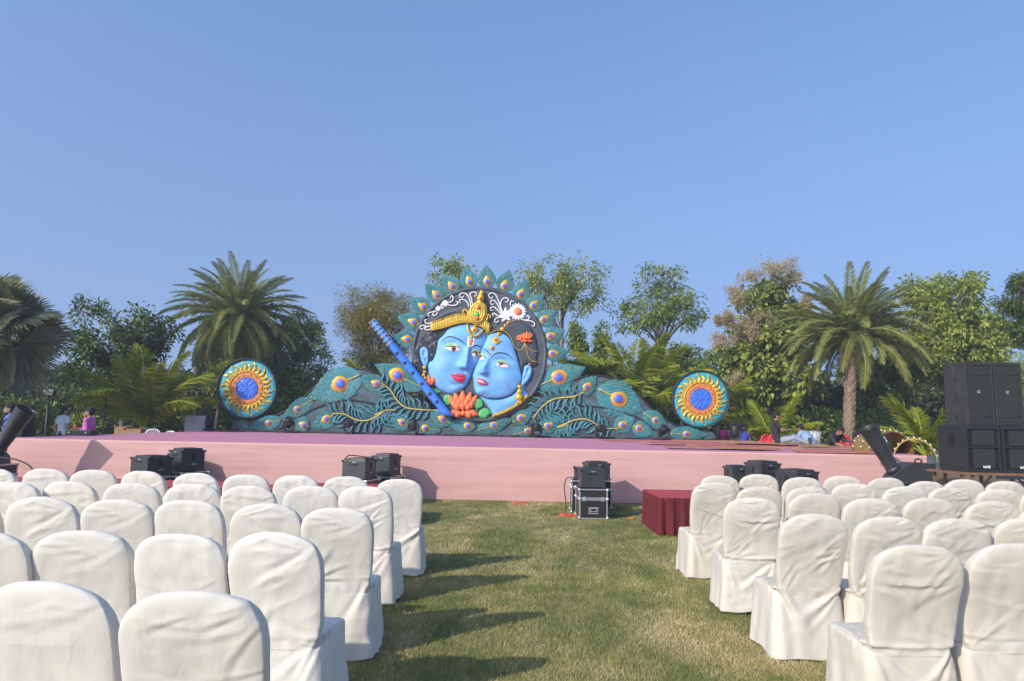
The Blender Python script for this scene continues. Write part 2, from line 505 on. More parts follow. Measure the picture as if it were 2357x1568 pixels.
    D += low * back * .005 * np.sin(X * 26 + ph * 2 + 3 * bil)
    # seat dimples
    seat = (zone == 1)[:, None].astype(float)
    D += seat * .005 * fine
    V = V + nm * D[..., None]
    # hem rises and falls
    hem = np.array([mnoise.noise((x * 5 + o[2], y * 5 + o[0], 0)) for x, y, z in V[0]])
    for i in range(20):
        V[i, :, 2] += (hem * .026 + .008) * (1 - i / 20)
    shx = rg.uniform(-.012, .012)
    V[..., 0] += shx * np.clip((V[..., 2] - .45) / .5, 0, 1)
    V[..., 2] = np.maximum(V[..., 2], .006)
    V[-1] = V[-1].mean(0)
    nm = normals(V)
    nm[-1] = (0, 0, 1); nm[-2] = nm[-2] * .5 + np.array([0, 0, .5])
    idx = np.arange(M * N).reshape(M, N)
    nxt = np.roll(idx, -1, 1)
    meshes = {}
    for nm_, zsel in (('skirt', 0), ('seat_cover', 1), ('back_cover', 2)):
        rows = np.where(zone == zsel)[0]
        r0, r1 = rows[0], rows[-1] + (1 if zsel < 2 else 0)
        Q = np.stack([idx[r0:r1], nxt[r0:r1], nxt[r0 + 1:r1 + 1], idx[r0 + 1:r1 + 1]], -1).reshape(-1, 4)
        lo = idx[r0, 0]; hi = idx[r1, -1] + 1
        vv = V.reshape(-1, 3)[lo:hi]; nn = nm.reshape(-1, 3)[lo:hi]
        me = npmesh(nm_, vv, Q - lo, None)
        me.normals_split_custom_set_from_vertices([tuple(x) for x in nn])
        meshes[nm_] = me
    return meshes

def chair_material(name, ca, cb, rough, sheen):
    t = NT(name); p = t.objco()
    oi = t.node('ShaderNodeObjectInfo')
    base = t.mix(oi.outputs['Random'], ca, cb)
    st = t.noise(p, 3.5, 5, .6)
    stain = t.math('MULTIPLY', t.node('ShaderNodeMapRange', **{'From Min': .55, 'From Max': .8}).outputs[0], 1.0)
    mr = t.n[-2] if False else None
    c = t.mix(t.math('MULTIPLY', t.math('GREATER_THAN', st, .0), t.math('MULTIPLY', t.math('MAXIMUM', t.math('SUBTRACT', st, .52), 0.0), .9)), base, (.62, .54, .42))
    t.col(c); t.set(Roughness=rough)
    t.b.inputs['Sheen Weight'].default_value = sheen
    t.b.inputs['Specular IOR Level'].default_value = .3
    w = t.node('ShaderNodeTexWave', Scale=260.0, Distortion=1.5, wave_type='BANDS', bands_direction='X'); t.link(p, w.inputs['Vector'])
    w2 = t.node('ShaderNodeTexWave', Scale=260.0, Distortion=1.5, wave_type='BANDS', bands_direction='Z'); t.link(p, w2.inputs['Vector'])
    mp = t.node('ShaderNodeMapping'); mp.inputs['Scale'].default_value = (9, 9, 4.5); mp.inputs['Rotation'].default_value = (0, .5, 0); t.link(p, mp.inputs['Vector'])
    cre = t.noise(mp.outputs['Vector'], 1.6, 5, .62, .6)
    hh = t.math('ADD', t.math('MULTIPLY', t.math('ADD', w.outputs['Fac'], w2.outputs['Fac']), .018), t.math('MULTIPLY', cre, 1.0))
    t.bump(hh, .28, .014)
    return t.m
M_COTTON = chair_material('white_cotton', (.685, .65, .578, 1), (.655, .605, .52, 1), .9, .2)
M_SATIN = chair_material('cream_satin', (.605, .562, .48, 1), (.575, .515, .42, 1), .52, .1)
M_LEGWOOD = simple('chair_leg_wood', (.33, .21, .09), .5, .3, 30, .2)

COTTON = [chair_mesh(100 + k, 8 + (k * 3) % 9, .0030 + .0011 * (k % 4), False) for k in range(9)]
SATIN = [chair_mesh(300 + k, 14 + (k * 2) % 8, .0036 + .0010 * (k % 3), True) for k in range(8)]
for lst, m in ((COTTON, M_COTTON), (SATIN, M_SATIN)):
    for d in lst:
        for me in d.values(): me.materials.append(m)
leg_me = MB().tube([(0, 0, .001), (0, 0, .10)], [.013, .016], 10).mesh('leg', M_LEGWOOD)

ROWN = ['front row by stage', 'second row from stage', 'third row from stage', 'fourth row from stage', 'fifth row from stage']
ORD = ['beside aisle', 'second from aisle', 'third from aisle', 'fourth from aisle', 'fifth from aisle', 'sixth from aisle', 'seventh from aisle', 'eighth from aisle', 'ninth from aisle', 'tenth from aisle']
# top centre of each back rest in the photograph, aisle seat first; rows from the stage outwards
LEFT = [
    [(919, 1102), (797, 1096), (683, 1094), (569, 1092), (455, 1088), (337, 1084), (218, 1081), (111, 1078), (-4, 1079)],
    [(845, 1119), (718, 1118), (575, 1117), (444, 1113), (308, 1111), (169, 1107), (36, 1109)],
    [(779, 1167), (615, 1158), (443, 1149), (277, 1148), (105, 1143), (-70, 1142)],
    [(643, 1223), (429, 1225), (199, 1218), (-30, 1220)],
    [(457, 1353), (132, 1332)],
]
RIGHT = [
    [(1656, 1094), (1745, 1091), (1847, 1098), (1938, 1095), (2034, 1099), (2126, 1107), (2214, 1103), (2309, 1107)],
    [(1641, 1109), (1746, 1119), (1859, 1120), (1964, 1113), (2077, 1118), (2178, 1121), (2297, 1125), (2395, 1128)],
    [(1731, 1144), (1868, 1134), (2001, 1146), (2134, 1145), (2277, 1152), (2405, 1160)],
    [(1866, 1181), (2038, 1188), (2196, 1191), (2360, 1191)],
    [(2101, 1250), (2318, 1247)],
]
ROWY_L = [7.2, 5.93, 4.70, 3.52, 2.36]
ROWY_R = [8.45, 7.3, 6.08, 4.86, 3.66]
count = 0
rg = random.Random(5)
for side_, rows, rowy in (('L', LEFT, ROWY_L), ('R', RIGHT, ROWY_R)):
    for r, row in enumerate(rows):
        for k, (X, Y) in enumerate(row):
            p = on_z(X, Y, 1.0)
            y = .65 * rowy[r] + .35 * p.y + rg.uniform(-.02, .02)
            d = ray(X, Y); x = d.x / d.y * y
            ztop = CAM_H + d.z / d.y * y
            s = min(1.04, max(.95, ztop / 1.0))
            cot = side_ == 'L'
            me = (COTTON if cot else SATIN)
            v = me[(count * 5 + r * 3 + k) % len(me)]
            count += 1
            rz = R(rg.uniform(-4, 4)) + (R(1.5) if cot else R(-1.0))
            cx, cy = x, y + .08
            nm = 'white covered chair' if cot else 'cream covered chair'
            blk = 'block away from loudspeakers' if cot else 'block beside loudspeakers'
            o = empty('covered_chair', (cx, cy, 0), rz, f'{nm} {ORD[k]}, {ROWN[r]}, {blk}', 'chair',
                      'white covered chairs away from the loudspeakers' if cot else 'cream covered chairs beside the loudspeakers')
            flip = -1 if rg.random() < .4 else 1
            for nm_ in ('back_cover', 'seat_cover', 'skirt'):
                link(nm_, v[nm_], o, None, None, (flip, 1, s))
            for lx, ly in ((-.2, -.02), (.2, -.02), (-.21, .41), (.21, .41)):
                link('leg', leg_me, o, (lx, ly, 0))
# ------------------------------------------------------------------ painted relief backdrop on the stage
# its pieces are laid out in a flat drawing (drawing units u, x right, y down) on the plane y = YB
YB = 24.7
UK = YB / (FPX * 1.0861 * 3.266)          # metres per drawing unit
_o = on_y(1000, 900, YB)
def u2w(x, y, h=0.0):
    """drawing point -> scene point; h is the relief towards the audience, in drawing units"""
    S = (900 + x / 3.266, 640 + y / 3.266)
    p = on_y(S[0] / 1.0861, S[1] / 1.0861, YB)
    return Vector((p.x, YB - h * UK, p.z))
_a, _b, _c, _d = [np.array(u2w(x, y)) for x, y in ((-2000, -200), (3000, -200), (-2000, 1800), (3000, 1800))]
def u2w_np(P, h):
    P = np.asarray(P, float); h = np.broadcast_to(np.asarray(h, float), (len(P),))
    S = np.stack([900 + P[:, 0] / 3.266, 640 + P[:, 1] / 3.266], 1) / 1.0861
    d = np.stack([(S[:, 0] - 1178.5) / FPX, -(S[:, 1] - 784.0) / FPX, -np.ones(len(P))], 1) @ np.array(ROT).T
    w = d * (YB / d[:, 1])[:, None]
    return np.stack([w[:, 0], YB - h * UK, CAM_H + w[:, 2]], 1)
def za(x, y): return ((500 + x / 4.714 - 900) * 3.266, (840 + y / 4.714 - 640) * 3.266)
def zb_(x, y): return ((1380 + x / 4.714 - 900) * 3.266, (840 + y / 4.714 - 640) * 3.266)
def smooth_line(pts, n=6, closed=False):
    P = [np.array(p, float) for p in pts]; k = len(P); out = []
    for i in range(k if closed else k - 1):
        p0 = P[(i - 1) % k] if closed or i > 0 else P[i]
        p1 = P[i]; p2 = P[(i + 1) % k]
        p3 = P[(i + 2) % k] if closed or i + 2 < k else p2
        for j in range(n):
            s = j / n
            out.append(.5 * (2 * p1 + (p2 - p0) * s + (2 * p0 - 5 * p1 + 4 * p2 - p3) * s * s + (3 * p1 - p0 - 3 * p2 + p3) * s ** 3))
    if not closed: out.append(P[-1])
    return np.array(out)
def edge_dist(Q, L):
    A = L; B = np.roll(L, -1, 0); d = np.full(len(Q), 1e9)
    for a, b in zip(A, B):
        ab = b - a; l2 = max(1e-9, ab @ ab)
        t = np.clip(((Q - a) @ ab) / l2, 0, 1)
        d = np.minimum(d, np.hypot(*(Q - a - t[:, None] * ab).T))
    return d
def inside(Q, L):
    x, y = Q[:, 0], Q[:, 1]; r = np.zeros(len(Q), bool)
    A = L; B = np.roll(L, -1, 0)
    for (x1, y1), (x2, y2) in zip(A, B):
        if y1 == y2: continue
        c = ((y1 > y) != (y2 > y)) & (x < (x2 - x1) * (y - y1) / (y2 - y1) + x1)
        r ^= c
    return r
def relief(name, outline, mat, parent, amp=12, width=30, base=0.0, step=14, back=10, n=5, smooth=True, extra=None, power=2.0, attr=None):
    """a raised shape: flat outline swelling from its rim, with side walls down to the panel"""
    L = smooth_line(outline, n, True) if smooth else np.array(outline, float)
    lo, hi = L.min(0), L.max(0)
    gx = np.arange(lo[0] + step * .5, hi[0], step); gy = np.arange(lo[1] + step * .5, hi[1], step)
    G = np.stack(np.meshgrid(gx, gy), -1).reshape(-1, 2)
    G[:, 0] += (np.arange(len(G)) // max(1, len(gx)) % 2) * step * .5
    if len(G):
        G = G[inside(G, L)]
    if len(G):
        G = G[edge_dist(G, L) > step * .45]
    P2 = [Vector(p) for p in L] + [Vector(p) for p in G]
    k = len(L)
    vs, es, fs, *_ = delaunay_2d_cdt(P2, [(i, (i + 1) % k) for i in range(k)], [], 1, 1e-4)
    Q = np.array([v[:] for v in vs])
    d = edge_dist(Q, L); t_ = np.clip(d / width, 0, 1)
    h = amp * (1 - (1 - t_) ** power) ** (1 / power)
    if extra is not None: h = h + extra(Q, d)
    bb = base(Q) if callable(base) else base
    H = h + bb
    V = u2w_np(Q, H)
    faces = [tuple(f) for f in fs]
    # side walls from free edges
    cnt = {}
    for f in faces:
        for i in range(len(f)):
            a, b = f[i], f[(i + 1) % len(f)]; cnt.setdefault((min(a, b), max(a, b)), []).append((a, b))
    rim = [e[0] for e in cnt.values() if len(e) == 1]
    rv = {}; V = list(map(tuple, V))
    Bk = u2w_np(Q, (bb if np.ndim(bb) else np.full(len(Q), bb)) - back)
    for a, b in rim:
        for q in (a, b):
            if q not in rv: rv[q] = len(V); V.append(tuple(Bk[q]))
    for a, b in rim: faces.append((b, a, rv[a], rv[b]))
    me = bpy.data.meshes.new(name); me.from_pydata(V, [], faces); me.update()
    bm = bmesh.new(); bm.from_mesh(me); bmesh.ops.recalc_face_normals(bm, faces=bm.faces)
    for f in bm.faces:
        f.smooth = True
    bm.to_mesh(me); bm.free()
    me.set_sharp_from_angle(angle=R(50))
    if attr is not None:
        A = np.zeros((len(V), 3), np.float32); A[:len(Q)] = attr(Q)
        for q, i in rv.items(): A[i] = A[q]
        at = me.attributes.new('fuv', 'FLOAT_VECTOR', 'POINT'); at.data.foreach_set('vector', A.ravel())
    me.materials.append(mat)
    return link(name, me, parent)
def dome(name, c, rx, ry, rot, mat, parent, base=0.0, h=6, drop=0.0, rings=5, n=28, prof=2.0, back=3, hole=0.0):
    """round or drop-shaped boss (a ring when hole > 0)"""
    V = []; F = []
    cr, sr = math.cos(rot), math.sin(rot)
    rr = [hole + (1 - hole) * i / rings for i in range(rings + 1)]
    for q in rr:
        for j in range(n):
            a = 2 * math.pi * j / n
            x = math.cos(a); y = math.sin(a)
            if drop: x = x * (1 + drop * max(0, x) ** 3); y *= 1 - .35 * drop * max(0, math.cos(a)) ** 2
            x *= rx * max(q, .001); y *= ry * max(q, .001)
            if hole: e = 2 * (q - hole) / (1 - hole) - 1; hh = h * max(0, 1 - abs(e) ** prof) ** (1 / prof)
            else: hh = h * max(0, 1 - q ** prof) ** (1 / prof)
            V.append((c[0] + x * cr - y * sr, c[1] + x * sr + y * cr, base + hh))
    k = len(rr)
    for i in range(k - 1):
        for j in range(n): F.append((i * n + j, i * n + (j + 1) % n, (i + 1) * n + (j + 1) % n, (i + 1) * n + j))
    m0 = len(V)
    for j in range(n): x, y, hh = V[(k - 1) * n + j]; V.append((x, y, base - back))
    for j in range(n): F.append(((k - 1) * n + j, (k - 1) * n + (j + 1) % n, m0 + (j + 1) % n, m0 + j))
    V = np.array(V); me = npmesh(name, u2w_np(V[:, :2], V[:, 2]), F, mat)
    bm = bmesh.new(); bm.from_mesh(me); bmesh.ops.recalc_face_normals(bm, faces=bm.faces); bm.to_mesh(me); bm.free()
    return link(name, me, parent)
def utube(name, pts, rad, mat, parent, h=6.0, n=7, sm=5, base=None, flat=1.0):
    L = smooth_line(pts, sm) if sm else np.array(pts, float)
    k = len(L)
    r = [rad] * k if isinstance(rad, (int, float)) else list(np.interp(np.linspace(0, 1, k), np.linspace(0, 1, len(rad)), rad))
    hh = base(L) + h if base is not None else np.full(k, h)
    W = u2w_np(L, hh)
    return MB().tube([tuple(w) for w in W], [x * UK for x in r], n).build(name, mat, parent)

# ---- paints
def paint(name, c, rough=.45, var=.12, bump=.15, metal=0.0, scale=2.2):
    t = NT(name); p = t.pos()
    c = tuple(c[:3])
    f = t.noise(p, scale, 5, .6)
    t.col(t.ramp(f, [(.3, tuple(x * (1 - var) for x in c)), (.7, tuple(min(1, x * (1 + var)) for x in c))]))
    t.set(Roughness=rough, Metallic=metal)
    if bump: t.bump(t.noise(p, 28, 5, .65), bump, .012)
    return t.m
PT = dict(
    skin=paint('blue_paint', (.155, .405, .72), .6, .16, .22, 0, 3.2),
    slate=paint('slate_paint', (.066, .083, .102), .6, .28, .35),
    hair=paint('hair_paint', (.050, .060, .070), .5, .25, .3),
    dark=paint('dark_edge', (.022, .025, .030), .6, .2, .2),
    gold=paint('gold_paint', (.60, .40, .05), .36, .22, .5, .25, 6),
    goldline=paint('gold_line', (.52, .40, .10), .5, .2, .2),
    orange=paint('orange_paint', (.80, .20, .05), .5, .2, .25, 0, 5),
    ringorange=paint('terracotta_paint', (.56, .20, .06), .5, .35, .5, 0, 9),
    lotus=paint('lotus_paint', (.86, .18, .055), .5, .16, .2, 0, 4),
    red=paint('red_paint', (.62, .05, .03), .3, .1, 0),
    lip=paint('lip_paint', (.66, .04, .10), .35, .1, .05),
    white=paint('white_paint', (.82, .82, .85), .5, .05, .05),
    eyewhite=paint('eye_white', (.80, .70, .68), .35, .05, 0),
    iris=paint('iris_paint', (.17, .08, .04), .3, .35, 0, 0, 14),
    black=paint('black_paint', (.015, .013, .013), .4, .1, 0),
    lid=paint('eyelid_paint', (.30, .46, .27), .5, .2, .05, 0, 5),
    green=paint('leaf_paint', (.07, .42, .12), .5, .25, .3, 0, 5),
    gemgreen=paint('gem_green', (.08, .40, .05), .25, .1, 0),
    bluedome=paint('royal_blue', (.05, .16, .62), .35, .15, .1, 0, 5),
    flute=paint('flute_blue', (.05, .22, .74), .4, .10, .05),
    tealbase=paint('teal_dish', (.035, .33, .42), .5, .25, .7, 0, 5),
    tealrib=paint('teal_rib', (.045, .185, .21), .5, .3, .3, 0, 3),
    blush=paint('teeth', (.85, .82, .8), .3, .05, 0),
)
def feather_paint():
    t = NT('feather_paint')
    a = t.node('ShaderNodeAttribute', attribute_name='fuv'); sp = t.node('ShaderNodeSeparateXYZ'); t.link(a.outputs['Vector'], sp.inputs[0])
    u, v, ln = sp.outputs[0], sp.outputs[1], sp.outputs[2]
    p = t.pos()
    av = t.math('ABSOLUTE', v)
    warp = t.math('MULTIPLY', t.math('SUBTRACT', t.noise(p, 5, 3), .5), .22)
    s = t.math('ADD', t.math('SUBTRACT', t.math('MULTIPLY', u, ln), t.math('MULTIPLY', av, 1.35)), warp)
    w = t.math('SINE', t.math('MULTIPLY', s, 30.0))
    w3 = t.math('SINE', t.math('MULTIPLY', s, 83.0))
    gl = t.math('GREATER_THAN', t.math('ADD', w, t.math('MULTIPLY', t.math('SUBTRACT', t.noise(p, 9, 3), .5), 1.5)), .82)
    base = t.ramp(t.math('ADD', t.math('MULTIPLY', t.noise(p, 1.1, 5, .65), .75), t.math('MULTIPLY', t.math('ADD', w3, 1.0), .12)),
                  [(.30, (.016, .13, .145)), (.48, (.026, .225, .24)), (.60, (.026, .25, .36)), (.8, (.06, .37, .44))])
    t.col(t.mix(t.math('MULTIPLY', gl, .62), base, (.36, .40, .17)))
    t.set(Roughness=.5)
    t.bump(t.math('ADD', t.math('MULTIPLY', w3, .4), t.math('MULTIPLY', w, .6)), .75, .016)
    return t.m
PT['feather'] = feather_paint()
def wing_paint():
    t = NT('wing_paint'); p = t.pos()
    mp = t.node('ShaderNodeMapping'); mp.inputs['Scale'].default_value = (1, 1, 2.2); mp.inputs['Rotation'].default_value = (0, .5, 0); t.link(p, mp.inputs['Vector'])
    f = t.noise(mp.outputs['Vector'], 1.7, 6, .68, 1.2)
    t.col(t.ramp(f, [(.34, (.035, .045, .052)), (.47, (.060, .078, .092)), (.56, (.045, .125, .145)), (.70, (.09, .12, .135))]))
    t.set(Roughness=.6); t.bump(t.noise(mp.outputs['Vector'], 14, 6, .7), .7, .03)
    return t.m
PT['wing'] = wing_paint()

def feather_outline(base, tip, hw, seed, teeth=9, notch=.14, fat=.42, tp=1.0):
    rg = random.Random(seed); b = np.array(base, float); d = np.array(tip, float) - b; Ln = np.hypot(*d); d /= Ln; q = np.array([-d[1], d[0]])
    N = 26; right = []; left = []
    for i in range(1, N):
        t_ = i / N
        w = math.sin(t_ / fat * math.pi / 2) ** .6 if t_ < fat else math.cos((t_ - fat) / (1 - fat) * math.pi / 2) ** tp
        for lst, sg in ((right, 1), (left, -1)):
            saw = ((t_ * teeth + (.4 if sg > 0 else 0)) % 1.0)
            ww = w * (1 - notch * saw) * (1 + rg.uniform(-.03, .03))
            lst.append(b + d * Ln * (t_ + .0 * saw) + q * sg * ww * hw)
    return np.array([b] + right + [b + d * Ln] + left[::-1]), d, q, Ln
def feather(parent, base, tip, hw, ef, er, h0=0, seed=0, drop=.35, amp=9, stem=True, ring=True, label=None, teeth=9, fat=.42, tp=1.0):
    """peacock eye feather: vane, gold ring, orange ring, blue eye and its stem"""
    L, d, q, Ln = feather_outline(base, tip, hw, seed, teeth, .14, fat, tp)
    b = np.array(base, float)
    def att(Q):
        r = Q - b; return np.stack([(r @ d) / Ln, (r @ q) / hw, np.full(len(Q), Ln / hw)], 1)
    def ext(Q, dd):
        r = Q - b; w = (r @ q) / hw; u = (r @ d) / Ln
        return 3.0 * np.sin((u * Ln / hw - 1.35 * np.abs(w)) * 15) * np.clip(dd / 8, 0, 1) - 3.0 * np.exp(-(w / .07) ** 2)
    f = relief('feather', L, PT['feather'], parent, amp, hw * .8, h0, max(6, hw / 9), h0 + 12, smooth=False, extra=ext, attr=att)
    c = b + d * Ln * ef; ang = math.atan2(d[1], d[0])
    z = h0 + amp
    dome('gold_ring', c, er, er * .92, ang, PT['gold'], f, z - 1, 7, drop, 4, 26, 2.0, 6)
    dome('orange_ring', c - d * er * .05, er * .70, er * .68, ang, PT['orange'], f, z + 4.5, 3.5, drop * .4, 3, 22, 2.0, 3)
    dome('blue_eye', c - d * er * .07, er * .50, er * .48, ang, PT['bluedome'], f, z + 7, er * .16, 0, 5, 20, 2.0, 2)
    if stem:
        utube('stem', [tuple(b + d * Ln * .02), tuple(b + d * Ln * (ef * .5)), tuple(c - d * er * .9)], max(2.5, hw * .045), PT['goldline'], f, z + 1, 6, 3)
    return f
# ---- the round panel with two faces
DISC_C, DISC_R = (975, 802), 552
disc = empty('round_relief_panel', u2w(975, 1352), 0, 'large round relief panel with two blue faces leaning together, mid stage', 'backdrop')
_base = disc.location.copy()
def panel_parent(o, root):
    pass
def arc(c, r, a0, a1, n): return [(c[0] + r * math.cos(a), c[1] + r * math.sin(a)) for a in np.linspace(a0, a1, n)]
# parts are modelled in scene coordinates; give the parent an identity frame
disc.location = (0, 0, 0)
relief('panel_board', arc(DISC_C, 540, 0, 2 * math.pi * 71 / 72, 72), PT['slate'], disc, 4, 30, 0, 40, 14, smooth=False,
       extra=lambda Q, d: 3.0 * np.array([mnoise.noise((x * .012, y * .012, 4)) for x, y in Q]))
dome('panel_rim', DISC_C, DISC_R + 4, DISC_R + 4, 0, PT['slate'], disc, -4, 20, 0, 8, 120, 2.0, 16, .935)
# ring of eye feathers round the rim
RINGF = [((385, 680), (255, 672)), ((437, 540), (305, 492)), ((517, 417), (405, 345)), ((626, 320), (532, 228)), ((752, 250), (675, 148)),
         ((893, 212), (855, 95)), ((1037, 210), (1030, 75)), ((1180, 243), (1218, 115)), ((1312, 312), (1362, 200)), ((1417, 403), (1500, 310)),
         ((1500, 520), (1605, 445)), ((1555, 655), (1675, 605)), ((1573, 797), (1705, 780))]
for k, (e, tip) in enumerate(RINGF):
    e = np.array(e, float); tip = np.array(tip, float); v = tip - e; L_ = np.hypot(*v); v /= L_
    base = e - v * 58
    feather(disc, tuple(base), tuple(tip + v * 6), 80, 58 / (L_ + 64), 36, -6, 20 + k, .5, 8, True, fat=.36, tp=1.08)
feather(disc, (520, 1080), (112, 880), 105, .53, 68, -14, 51, .1, 10, True)
feather(disc, (1440, 1065), (1845, 905), 122, .46, 70, -14, 52, .1, 10, True)

# ---- faces
F1 = [(722, 598), (688, 645), (642, 690), (632, 742), (620, 795), (598, 852), (566, 872), (556, 920), (572, 985), (602, 1042), (650, 1090), (702, 1117),
      (758, 1128), (803, 1118), (848, 1080), (880, 1035), (905, 985), (935, 920), (962, 865), (985, 800), (1008, 740), (1026, 690), (1034, 650), (1018, 610), (966, 584), (900, 560), (832, 562), (772, 577)]
F2 = [(1052, 652), (1105, 632), (1168, 640), (1218, 672), (1250, 730), (1275, 800), (1296, 880), (1312, 948), (1322, 1000), (1312, 1040), (1272, 1098), (1220, 1138),
      (1150, 1160), (1062, 1163), (1000, 1148), (952, 1122), (932, 1075), (930, 1030), (922, 965), (946, 908), (966, 865), (986, 800), (1004, 748), (1030, 690)]
L1 = smooth_line(F1, 5, True); L2 = smooth_line(F2, 5, True)
def gs(Q, x, y, sx, sy=None, a=0.0):
    sy = sy or sx; c, s = math.cos(a), math.sin(a); dx = Q[:, 0] - x; dy = Q[:, 1] - y
    return np.exp(-((dx * c + dy * s) / sx) ** 2 - ((-dx * s + dy * c) / sy) ** 2)
def seg(Q, a, b, w0, w1):
    a = np.array(a, float); b = np.array(b, float); ab = b - a; t_ = np.clip(((Q - a) @ ab) / (ab @ ab), 0, 1)
    d = np.hypot(*(Q - a - t_[:, None] * ab).T); w = w0 + (w1 - w0) * t_
    return np.exp(-(d / w) ** 2), t_
def ridge(Q, a, b, left, right, h0, h1):
    """nose ridge with a broad side and a steep side"""
    a = np.array(a, float); b = np.array(b, float); ab = b - a; Ln = np.hypot(*ab); d = ab / Ln; n = np.array([-d[1], d[0]])
    u = (Q - a) @ d; v = (Q - a) @ n; t_ = np.clip(u / Ln, 0, 1)
    w = np.where(v > 0, left, right) * (.55 + .45 * t_)
    env = sstep(-40, 25, u) * sstep(Ln + 14, Ln - 6, u)
    return (h0 + (h1 - h0) * t_) * np.exp(-np.abs(v / w) ** 1.8) * env
def face1(Q, d=None):
    d = edge_dist(Q, L1) if d is None else d
    ins = inside(Q, L1) | (d < 1.5)
    t_ = np.clip(d / 150, 0, 1); h = np.where(ins, 16 + 36 * (1 - (1 - t_) ** 2.0) ** (1 / 1.6), 14)
    h = h + ridge(Q, (893, 745), (872, 922), 44, 18, 14, 60)
    h += 16 * gs(Q, 835, 900, 26, 22)                                     # nostril wing
    h -= 18 * gs(Q, 752, 728, 66, 30, .1) + 13 * gs(Q, 948, 790, 34, 26, .1)   # eye hollows
    h += 13 * gs(Q, 755, 762, 60, 30, .12) + 10 * gs(Q, 948, 806, 34, 22, .1)   # eye balls
    h += 12 * gs(Q, 690, 900, 75, 80) + 8 * gs(Q, 800, 640, 110, 50)        # cheek, brow
    h += 11 * gs(Q, 805, 1000, 62, 34) - 7 * gs(Q, 800, 1052, 50, 12) + 16 * gs(Q, 785, 1090, 44, 28)
    h -= 7 * gs(Q, 850, 948, 14, 16)
    return h
def face2(Q, d=None):
    d = edge_dist(Q, L2) if d is None else d
    ins = inside(Q, L2) | (d < 1.5)
    t_ = np.clip(d / 140, 0, 1); h = np.where(ins, 28 + 36 * (1 - (1 - t_) ** 2.0) ** (1 / 1.6), 14)
    h = h + ridge(Q, (1046, 845), (988, 962), 16, 40, 14, 54)
    h += 14 * gs(Q, 1030, 958, 24, 20)
    h -= 17 * gs(Q, 1160, 862, 62, 27, .25) + 12 * gs(Q, 1003, 812, 26, 24)
    h += 13 * gs(Q, 1165, 898, 56, 28, .25) + 9 * gs(Q, 998, 836, 26, 20)
    h += 12 * gs(Q, 1180, 1000, 70, 70) + 7 * gs(Q, 1120, 720, 80, 50)
    h += 10 * gs(Q, 1000, 1030, 50, 28) - 6 * gs(Q, 1000, 1072, 40, 11) + 14 * gs(Q, 985, 1112, 40, 26)
    return h
f1 = relief('blue_face', F1, PT['skin'], disc, 0, 100, 0, 8.5, 6, extra=lambda Q, d: face1(Q, d))
f1['label'] = 'larger blue face with gold headband and upright crest'
f2 = relief('blue_face', F2, PT['skin'], disc, 0, 100, 0, 8.5, 6, extra=lambda Q, d: face2(Q, d))
f2['label'] = 'smaller blue face with forehead pendant and daisy above'
relief('neck', [(985, 1142), (1062, 1168), (1150, 1166), (1232, 1136), (1284, 1088), (1335, 1035), (1348, 1100), (1372, 1148), (1290, 1214), (1200, 1268), (1098, 1308), (1060, 1250), (1018, 1196)],
       PT['skin'], disc, 26, 90, 6, 14, 8)
def ear(pts, inner, par, nm='ear'):
    e = relief(nm, pts, PT['skin'], par, 18, 22, 16, 7, 12, extra=lambda Q, d: -13 * sum(gs(Q, *g) for g in inner))
    return e
ear([(490, 795), (500, 757), (530, 742), (556, 765), (566, 810), (561, 860), (551, 902), (525, 902), (503, 860)], [(530, 795, 14, 30, .1), (540, 850, 9, 18, .1)], f1)
ear([(1345, 902), (1385, 893), (1406, 930), (1396, 985), (1366, 1032), (1330, 1062), (1312, 1052), (1322, 990), (1334, 940)], [(1372, 940, 12, 28, .3), (1345, 1000, 9, 18, .4)], f2)
def feature(nm, pts, mat, par, base, up=3.0, amp=3.0, width=12, step=6):
    return relief(nm, pts, mat, par, amp, width, lambda Q: base(Q) + up, step, 8)
def on_face(fn): return lambda Q: fn(np.asarray(Q, float))
def eye(par, fn, white, iris, ir, lid, brow, bw):
    lo = on_face(fn)
    e = feature('eye', white, PT['eyewhite'], par, lo, 1.5, 3, 14)
    c = np.array([iris], float); b0 = float(fn(c)[0])
    dome('iris', iris, ir, ir, 0, PT['iris'], e, b0 + 3.5, 2.5, 0, 3, 20)
    dome('pupil', iris, ir * .45, ir * .45, 0, PT['black'], e, b0 + 5.5, 1.5, 0, 2, 14)
    l = feature('eyelid', lid, PT['lid'], par, lo, 2.0, 6, 14)
    utube('lash_line', [p for p in white[:len(white) // 2 + 1]], [1.2, 3.2, 2.6, 1.0], PT['black'], l, 6.0, 5, 4, lo)
    utube('eyebrow', brow, [1.0, bw, bw, 1.2], PT['black'], par, 1.5, 6, 6, lo)
eye(f1, face1, [(692, 749), (735, 744), (782, 744), (822, 764), (806, 780), (775, 788), (735, 776)], (768, 765), 21,
    [(692, 746), (712, 722), (745, 709), (785, 716), (815, 738), (824, 760), (782, 744), (735, 744)], [(660, 708), (705, 672), (750, 665), (810, 688), (850, 715), (872, 742)], 4.5)
eye(f1, face1, [(914, 799), (945, 788), (985, 797), (978, 815), (950, 828), (926, 820)], (948, 807), 17,
    [(913, 796), (920, 775), (948, 765), (980, 772), (988, 795), (945, 787)], [(908, 757), (935, 738), (965, 736), (998, 752)], 3.8)
eye(f2, face2, [(968, 824), (997, 817), (1024, 840), (1003, 853), (976, 852)], (986, 834), 15,
    [(972, 820), (980, 800), (1000, 795), (1024, 815), (1030, 838), (998, 817)], [(1003, 762), (1030, 772), (1046, 790), (1052, 808)], 3.5)
